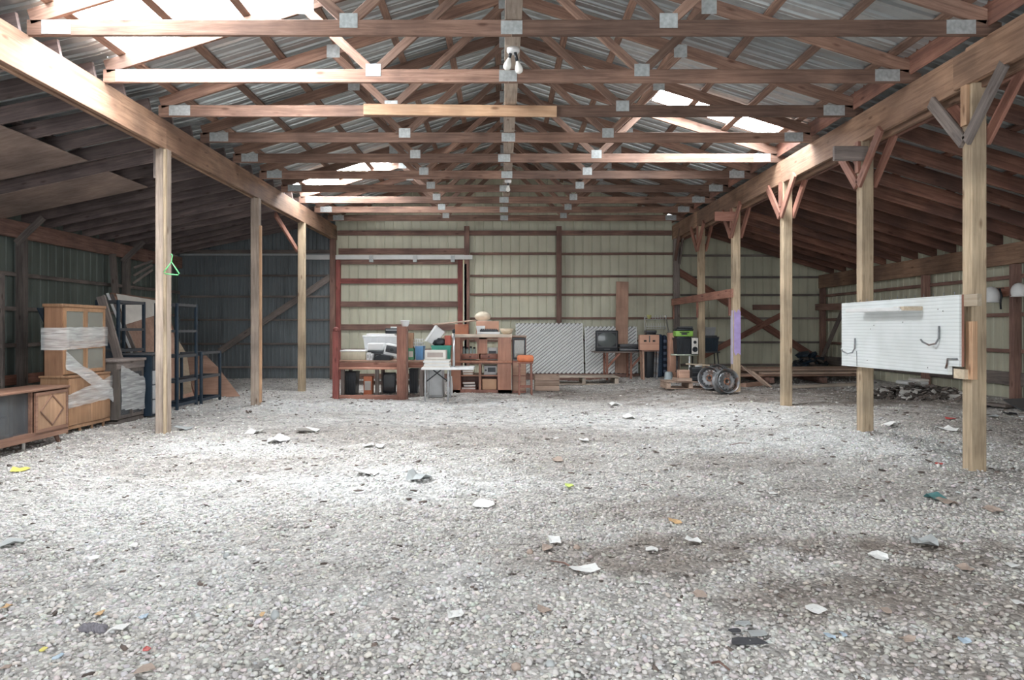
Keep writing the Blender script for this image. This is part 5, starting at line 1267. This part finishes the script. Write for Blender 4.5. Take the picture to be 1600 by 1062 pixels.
# ------------------------------------------------------------------ white panel board between the right posts
xp = 4.185; y0, y1 = 6.74, 9.08; zl = .885; zh_ = 1.63
def bead_mat():
    m, nt, b = nodes('white_beadboard'); L = nt.links
    tc = N(nt, 'ShaderNodeTexCoord'); w_ = N(nt, 'ShaderNodeTexWave'); w_.bands_direction = 'Z'; w_.inputs['Scale'].default_value = 9; w_.inputs['Distortion'].default_value = .2
    L.new(tc.outputs['Object'], w_.inputs['Vector'])
    r = ramp(nt, [(.0, (.66, .70, .70)), (.18, (.80, .84, .845)), (1, (.82, .86, .865))]); L.new(w_.outputs[0], r.inputs[0])
    n = N(nt, 'ShaderNodeTexNoise'); n.inputs['Scale'].default_value = 3; L.new(tc.outputs['Object'], n.inputs['Vector'])
    r2 = ramp(nt, [(.4, (.93, .94, .93)), (.6, (1, 1, 1))]); L.new(n.outputs[0], r2.inputs[0])
    L.new(mix(nt, 1., r.outputs[0], r2.outputs[0], 'MULTIPLY'), b.inputs['Base Color']); b.inputs['Roughness'].default_value = .45
    bp = N(nt, 'ShaderNodeBump'); bp.inputs['Strength'].default_value = .3; bp.inputs['Distance'].default_value = .003; L.new(w_.outputs[0], bp.inputs['Height']); L.new(bp.outputs[0], b.inputs['Normal']); return m
bead = bead_mat()
t = thing('utility_board', 'white grooved panel board with a ledge and hooks fixed across two right-hand posts', 'panel', (xp, y0, zl))
L_, H_ = y1-y0, zh_-zl
# local: x across thickness, y along, z up; lower near corner is notched
m_ = MB(); out = [(0, 0.085), (.0, H_), (L_, H_-.0), (L_, -.02), (.17, -.0), (.17, .085)]
n = len(out); vs = [(0, a, z) for a, z in out]+[(.04, a, z) for a, z in out]
m_.add(vs, [tuple(range(n)), tuple(range(2*n-1, n-1, -1))]+[(i, i+n, (i+1) % n+n, (i+1) % n) for i in range(n)]); m_.build('board', bead, t)
bar('edge_strip', (.03, -.004, .085), (.03, -.004, H_), .022, .008, brown_w, t, up=(0, 1, 0))
bar('ledge', (-.11, .62, H_-.125), (-.11, 1.76, H_-.115), .22, .02, white_p, t)
bar('ledge_front', (-.215, .62, H_-.112), (-.215, 1.76, H_-.102), .014, .035, white_p, t); bar('ledge_end_block', (-.10, .58, H_-.11), (-.10, .78, H_-.11), .19, .04, pale_w, t)
bar('top_cleat', (.055, -.20, H_-.055), (.055, .12, H_-.055), .04, .11, pale_w, t)
setp(bar('post_batten', (.105, -.01, -.03), (.105, -.01, .50), .05, .10, fresh_w, t, up=(0, 1, 0)))
MB().box(.045, .09, .0, .16, -.03, .06).build('lower_block', pale_w, t)
for yy, zz_ in ((1.98, .18), (.30, .32)):
    MB().tube([(-.01, yy, zz_+.14), (-.012, yy, zz_+.02), (-.03, yy+.02, zz_-.03), (-.07, yy+.06, zz_-.045), (-.11, yy+.10, zz_-.015), (-.12, yy+.115, zz_+.01)], .009, 8).build('hook', dull_steel, t)
MB().tube([(-.004, 1.95, .17), (-.004, 1.94, -.01)], .003, 5).build('hanging_wire', dull_steel, t)
MB().tube([(-.01, .02, .155), (-.012, .16, .15), (-.012, .17, .10), (-.012, .19, .06)], .009, 6).build('latch', dull_steel, t)
for k in range(14):
    yy = .1+k*.165; MB().tube([(.02, yy, H_-.01), (.018, yy+random.uniform(-.01, .01), H_+.03)], .0035, 5).build('nail', dull_steel, t)
for yy, zz_ in ((.25, .60), (.33, .62), (.95, .50), (1.55, .47), (1.62, .43), (.5, .05), (1.7, .07)): MB().lathe([(.006, 0), (.006, .004)], 8, Matrix.Translation((0, yy, zz_)) @ Matrix.Rotation(R(-90), 4, 'Y')).build('screw_head', dull_steel, t)
# white helmets on the right wall
t = thing('peg_board', 'red-brown board on the right wall between the two white helmets', 'board', (WR-.09, 11.5, PZ(456, 11.9)-.07)); bar('board', (0, 0, .07), (0, 1.1, .07), .05, .15, brown_w, t)
for k, (px, py, d, rpx, lab) in enumerate(((1548, 463, 11.8, 15.5, 'white helmet with a black strap hanging by the nearest right post'), (1592, 455, 11.1, 13.5, 'white helmet hanging at the far right edge'))):
    r_ = rpx*d/F_PX; t = thing('helmet', lab, 'helmet', (PX(px, d), d, PZ(py, d)), 0, 'white helmets on the right wall')
    bm = bmesh.new(); bmesh.ops.create_uvsphere(bm, u_segments=24, v_segments=16, radius=r_)
    for v in bm.verts:
        v.co.x *= .8; v.co.y *= .85
        if v.co.z < -r_*.55: v.co.z = -r_*.55
    MB().bm(bm, None, True).build('shell', white_p, t); MB().lathe([(r_*.9, -r_*.62), (r_*.95, -r_*.56), (r_*.85, -r_*.5)], 24, Matrix.Diagonal((.85, .9, 1, 1))).build('brim', white_p, t)
    if k == 0: MB().tube([(r_*.55, -r_*.5, r_*.75), (r_*.68, -r_*.66, 0), (r_*.5, -r_*.7, -r_*.6), (r_*.6, -r_*.62, -r_*1.3)], .014, 6).build('strap', black_p, t)
    MB().tube([(0, 0, r_*.8), (WR-.05-t.location.x, 0, r_*.85)], .008, 6).build('peg', dull_steel, t)
# ------------------------------------------------------------------ bare bulbs under the runner board
def lampholder(label, px, py, d, n):
    zb = ZB+.16-.019; t = thing('lampholder', label, 'lamp', (XC+.05, d, zb), 0, 'bare-bulb lampholders')
    MB().lathe([(.062, 0), (.062, -.035), (.05, -.05), (.02, -.055)], 20).build('porcelain_base', white_p, t)
    for k in range(n):
        dx, tilt = ((-.025, .25), (.02, -.22))[k] if n > 1 else (0, 0); dl = .04*k
        M = Matrix.Translation((dx, -.02*k, -.05)) @ Matrix.Rotation(tilt, 4, 'Y')
        MB().lathe([(.016, 0), (.016, -.05-dl)], 12, M).build('socket', black_p, t)
        pr = [(.014, -.045-dl), (.018, -.06-dl), (.034, -.10-dl), (.040, -.125-dl), (.036, -.15-dl), (.02, -.166-dl), (.001, -.17-dl)]
        MB().lathe(pr, 18, M).build('bulb', plain('opal_glass', (.86, .85, .80), .25, var=.03) if 'opal_glass' not in MATS else MATS['opal_glass'], t)
lampholder('pair of bare white bulbs under the runner board near the second truss', 805, 90, 7.2, 2)
lampholder('small bare bulb fixture under the runner board farther back', 793, 288, 13.6, 1)
# ------------------------------------------------------------------ litter on the gravel
def depth_of(px, py):
    d = 8.0
    for _ in range(12): d = (CAM_Z-G(PX(px, d), d))*F_PX/(py-VPY)
    return d
pap = {'white': plain('litter_paper', (.80, .80, .78), .8, var=.06), 'blue': plain('pale_blue_litter', (.45, .56, .66), .6), 'yellow': plain('yellow_litter', (.70, .62, .14), .6), 'orange': plain('orange_litter', (.62, .40, .20), .7),
       'tan': plain('tan_litter', (.42, .33, .275), .8), 'teal': plain('teal_litter', (.07, .20, .20), .6), 'black': plain('black_litter', (.03, .032, .04), .6), 'grey': plain('grey_litter', (.40, .42, .42), .7), 'red': plain('red_litter', (.50, .08, .07), .6), 'lime': plain('lime_litter', (.65, .80, .20), .6)}
def scrap(px, py, w, h, col, label, cat='paper', curl=.25, seed=0, rot=0, name='paper_scrap'):
    d = depth_of(px, py); x, y = PX(px, d), d
    W_ = w*d/F_PX; D_ = min(h*d*d/(F_PX*CAM_Z), W_*1.6)
    rg = random.Random(seed+int(px*7+py)); n = 8; pts = []
    for k in range(n):
        a = 2*math.pi*(k+rg.uniform(-.25, .25))/n; q_ = rg.uniform(.75, 1.08)
        cx = math.copysign(abs(math.cos(a))**.6, math.cos(a)); sy = math.copysign(abs(math.sin(a))**.6, math.sin(a))
        pts.append((cx*q_*W_/2, sy*q_*D_/2))
    cr, sr = math.cos(rot), math.sin(rot); th = .0025; lift = min(W_, D_)*curl
    ring = [(a*cr-b*sr, a*sr+b*cr) for a, b in pts]; zs = [lift*max(0, rg.uniform(-.5, 1)) for _ in ring]
    inner = [(a*.5, b*.5) for a, b in ring]; base = .012
    vs = [(a, b, base+z) for (a, b), z in zip(ring, zs)]+[(a, b, base+z*.25) for (a, b), z in zip(inner, zs)]
    vs2 = [(a, b, z+th) for a, b, z in vs]
    fs = [tuple(range(n, 2*n))[::-1]]+[(i, n+i, n+(i+1) % n, (i+1) % n) for i in range(n)]
    m = 2*n; fs += [tuple(m+n+i for i in range(n))]+[(m+i, m+(i+1) % n, m+n+(i+1) % n, m+n+i) for i in range(n)]+[(i, (i+1) % n, m+(i+1) % n, m+i) for i in range(n)]
    o = MB().add(vs+vs2, fs).build(name, pap[col], None, (x, y, G(x, y))); setp(o, label, cat, 'litter on the gravel'); return o
LIT = [(757, 790, 38, 12, 'white', 'bent white paper strip on the gravel in the middle of the floor'), (712, 964, 26, 14, 'white', 'white paper scrap at the lower middle of the floor'), (188, 986, 30, 16, 'white', 'white paper scrap beside the dark rope end at lower left'),
       (18, 851, 40, 14, 'grey', 'pale grey card piece at the left edge of the floor', 'card'), (1274, 955, 30, 16, 'white', 'torn white paper scrap at the lower right, right of the dark slates'), (1370, 872, 26, 11, 'white', 'folded white paper on bare dirt at the right'),
       (1083, 848, 26, 8, 'white', 'white paper scrap above the bare dirt patch, right of the orange chip'), (1018, 862, 22, 9, 'white', 'white paper scrap left of the bare dirt patch, below the orange chip'), (866, 848, 22, 9, 'white', 'small square white paper left of the dirt patch'), (913, 893, 52, 10, 'white', 'long curled white strip on the bare dirt'),
       (1053, 817, 20, 10, 'orange', 'orange chip of plastic on the dirt in the middle right', 'chip'), (889, 761, 15, 9, 'lime', 'lime yellow scrap on the gravel in the middle', 'scrap'), (1462, 781, 30, 9, 'teal', 'dark teal scrap of sheet at the right', 'scrap'), (1482, 787, 26, 12, 'tan', 'tan stick-like splinter beside the teal scrap', 'splinter'),
       (1445, 852, 46, 14, 'grey', 'crumpled grey plastic film on the right', 'film'), (1208, 773, 13, 6, 'white', 'little white scrap right of the floor centre'), (574, 740, 46, 12, 'white', 'crumpled white film left of the floor centre', 'film'), (655, 748, 40, 12, 'grey', 'greyish paper sheet near the floor centre'),
       (432, 690, 34, 9, 'white', 'white paper near the middle left post row'), (398, 677, 24, 7, 'white', 'white scrap left of another near the left posts'), (575, 698, 20, 8, 'white', 'white foam scrap in the mid distance, left of centre'), (593, 699, 14, 6, 'white', 'small white foam bit beside the other in the mid distance'),
       (288, 671, 24, 8, 'grey', 'grey board scrap at the foot of the nearest left post', 'scrap'), (480, 675, 40, 6, 'white', 'flat white sheet far left of centre'), (912, 690, 16, 5, 'white', 'tiny white scrap in the mid distance right of centre'), (983, 653, 20, 5, 'white', 'white scrap in the far middle of the floor'),
       (962, 633, 22, 5, 'white', 'white paper far off before the pallets'), (870, 720, 18, 7, 'tan', 'tan scrap in the mid distance', 'scrap'), (32, 736, 24, 7, 'yellow', 'dull yellow scrap at the left below the sideboard', 'scrap'), (148, 875, 14, 8, 'white', 'white chip among the gravel at lower left'), (208, 855, 12, 6, 'white', 'little white chip on the left'),
       (223, 968, 14, 8, 'blue', 'pale blue scrap near the dark rope end', 'scrap'), (230, 1019, 11, 7, 'red', 'dark red bit at the lower left', 'scrap'), (68, 1019, 11, 7, 'yellow', 'yellow-orange bit at the lower left corner', 'scrap'), (10, 952, 12, 10, 'orange', 'orange bit at the left edge', 'scrap'), (90, 1032, 14, 9, 'blue', 'blue bit at the lower left corner', 'scrap'),
       (228, 1052, 30, 14, 'tan', 'pinkish tan scrap at the bottom edge, left of centre', 'scrap'), (156, 962, 12, 8, 'orange', 'small amber bit above the rope end', 'scrap'), (410, 964, 10, 7, 'orange', 'small amber bit in the lower left middle', 'scrap'), (1296, 999, 16, 8, 'blue', 'pale blue film scrap right of the slates', 'film'),
       (1318, 996, 11, 14, 'blue', 'pale blue bent scrap right of the film scrap', 'scrap'), (1508, 1006, 18, 8, 'blue', 'pale blue scrap at the lower right', 'scrap'), (1160, 979, 28, 8, 'grey', 'thin grey shard lying over the dark slates', 'shard'), (1418, 1004, 24, 9, 'tan', 'tan leaf-like scrap at the lower right', 'leaf'),
       (1385, 957, 16, 11, 'tan', 'brown leaf right of the torn paper', 'leaf'), (851, 958, 26, 12, 'tan', 'dry tan leaf at the lower middle', 'leaf'), (855, 860, 18, 10, 'tan', 'dry brown leaf left of the bare dirt', 'leaf'), (1550, 800, 22, 10, 'tan', 'tan crumpled leaf at the right', 'leaf'), (1510, 892, 22, 12, 'tan', 'tan leaf on dark dirt at the far right', 'leaf'),
       (8, 1048, 14, 9, 'tan', 'tan bit at the bottom left corner', 'scrap'), (1467, 727, 9, 8, 'red', 'reddish bit before the nearest right post', 'scrap'), (1485, 656, 12, 4, 'red', 'small red bit behind the nearest right post', 'scrap'), (1390, 665, 22, 6, 'white', 'white powdery sheet behind the white panel', 'sheet'), (1482, 672, 26, 8, 'white', 'white crumpled bag behind the nearest right post', 'bag'),
       (1540, 636, 14, 7, 'black', 'black scrap right of the nearest right post', 'scrap'), (1578, 648, 16, 6, 'black', 'black scrap at the right edge of the floor', 'scrap'), (1550, 652, 14, 6, 'grey', 'grey block-like scrap right of the nearest right post', 'scrap'), (1093, 933, 22, 9, 'tan', 'tan paper on bare dirt near the middle', 'paper'), (1580, 886, 20, 10, 'white', 'white paper at the right edge'), (1590, 945, 16, 8, 'white', 'white scrap at the right edge, lower')]
for e in LIT: scrap(*e)
# rope end, slates, twig, stones
def on(px, py, dz=0): d = depth_of(px, py); x = PX(px, d); return Vector((x, d, G(x, d)+dz))
c = on(147, 989, .02); t = thing('rope_end', 'dark grey twisted rope end lying at the lower left', 'rope', c)
for s in range(3):
    MB().tube([(-.055+.11*k/16, .012*math.cos(k*.9+2.1*s)+.01*math.sin(k*.3), .012*math.sin(k*.9+2.1*s)) for k in range(17)], .012, 7).build('strand', plain('grey_rope', (.20, .19, .21), .9, var=.3, scale=60) if 'grey_rope' not in MATS else MATS['grey_rope'], t)
for k, (px, py, w, h, lab) in enumerate(((1168, 1006, 62, 12, 'longest dark slate piece at the lower right'), (1185, 994, 34, 10, 'grey slate piece on top of the dark one'), (1148, 990, 22, 8, 'small bluish slate piece left of the others'))):
    scrap(px, py, w, h, ('black', 'grey', 'black')[k], lab, 'slate', .05, name='slate_piece')
for k, (px, py, col, lab) in enumerate(((860, 1042, 'grey', 'rounded grey stone at the bottom middle'), (806, 1046, 'tan', 'rounded pinkish stone at the bottom middle'), (430, 965, 'grey', 'dark pointed stone standing up at lower left of centre'), (354, 871, 'grey', 'larger grey stone on the left'), (901, 858, 'tan', 'brown stone left of the bare dirt'), (828, 865, 'tan', 'brown stone at the edge of the dirt'))):
    c = on(px, py, .012); bm = bmesh.new(); bmesh.ops.create_icosphere(bm, subdivisions=2, radius=1); rg = random.Random(k)
    for v in bm.verts: v.co = Vector((v.co.x*.020, v.co.y*.02, v.co.z*(.03 if k == 2 else .016)))*(1+.25*mnoise.noise(v.co*1.5+Vector((k, 0, 0))))
    o = MB().bm(bm, None, True).build('stone', pap[col], None, c); setp(o, lab, 'stone', 'larger stones on the floor')
for k, (a, b2, lab) in enumerate((((1140, 697), (1172, 694), 'thin dark twig right of the floor centre'), ((860, 879), (905, 896), 'thin twig on the dirt in the middle'), ((1112, 1040), (1140, 1052), 'pale twig at the bottom right of the middle'))):
    p0, p1 = on(*a, .012), on(*b2, .014); m_ = (p0+p1)/2+Vector((0, .02, .01))
    o = MB().tube([Vector((0, 0, 0)), m_-p0, p1-p0], [.004, .005, .003], 6).build('twig', girt_w, None, p0); setp(o, lab, 'twig', 'twigs on the floor')
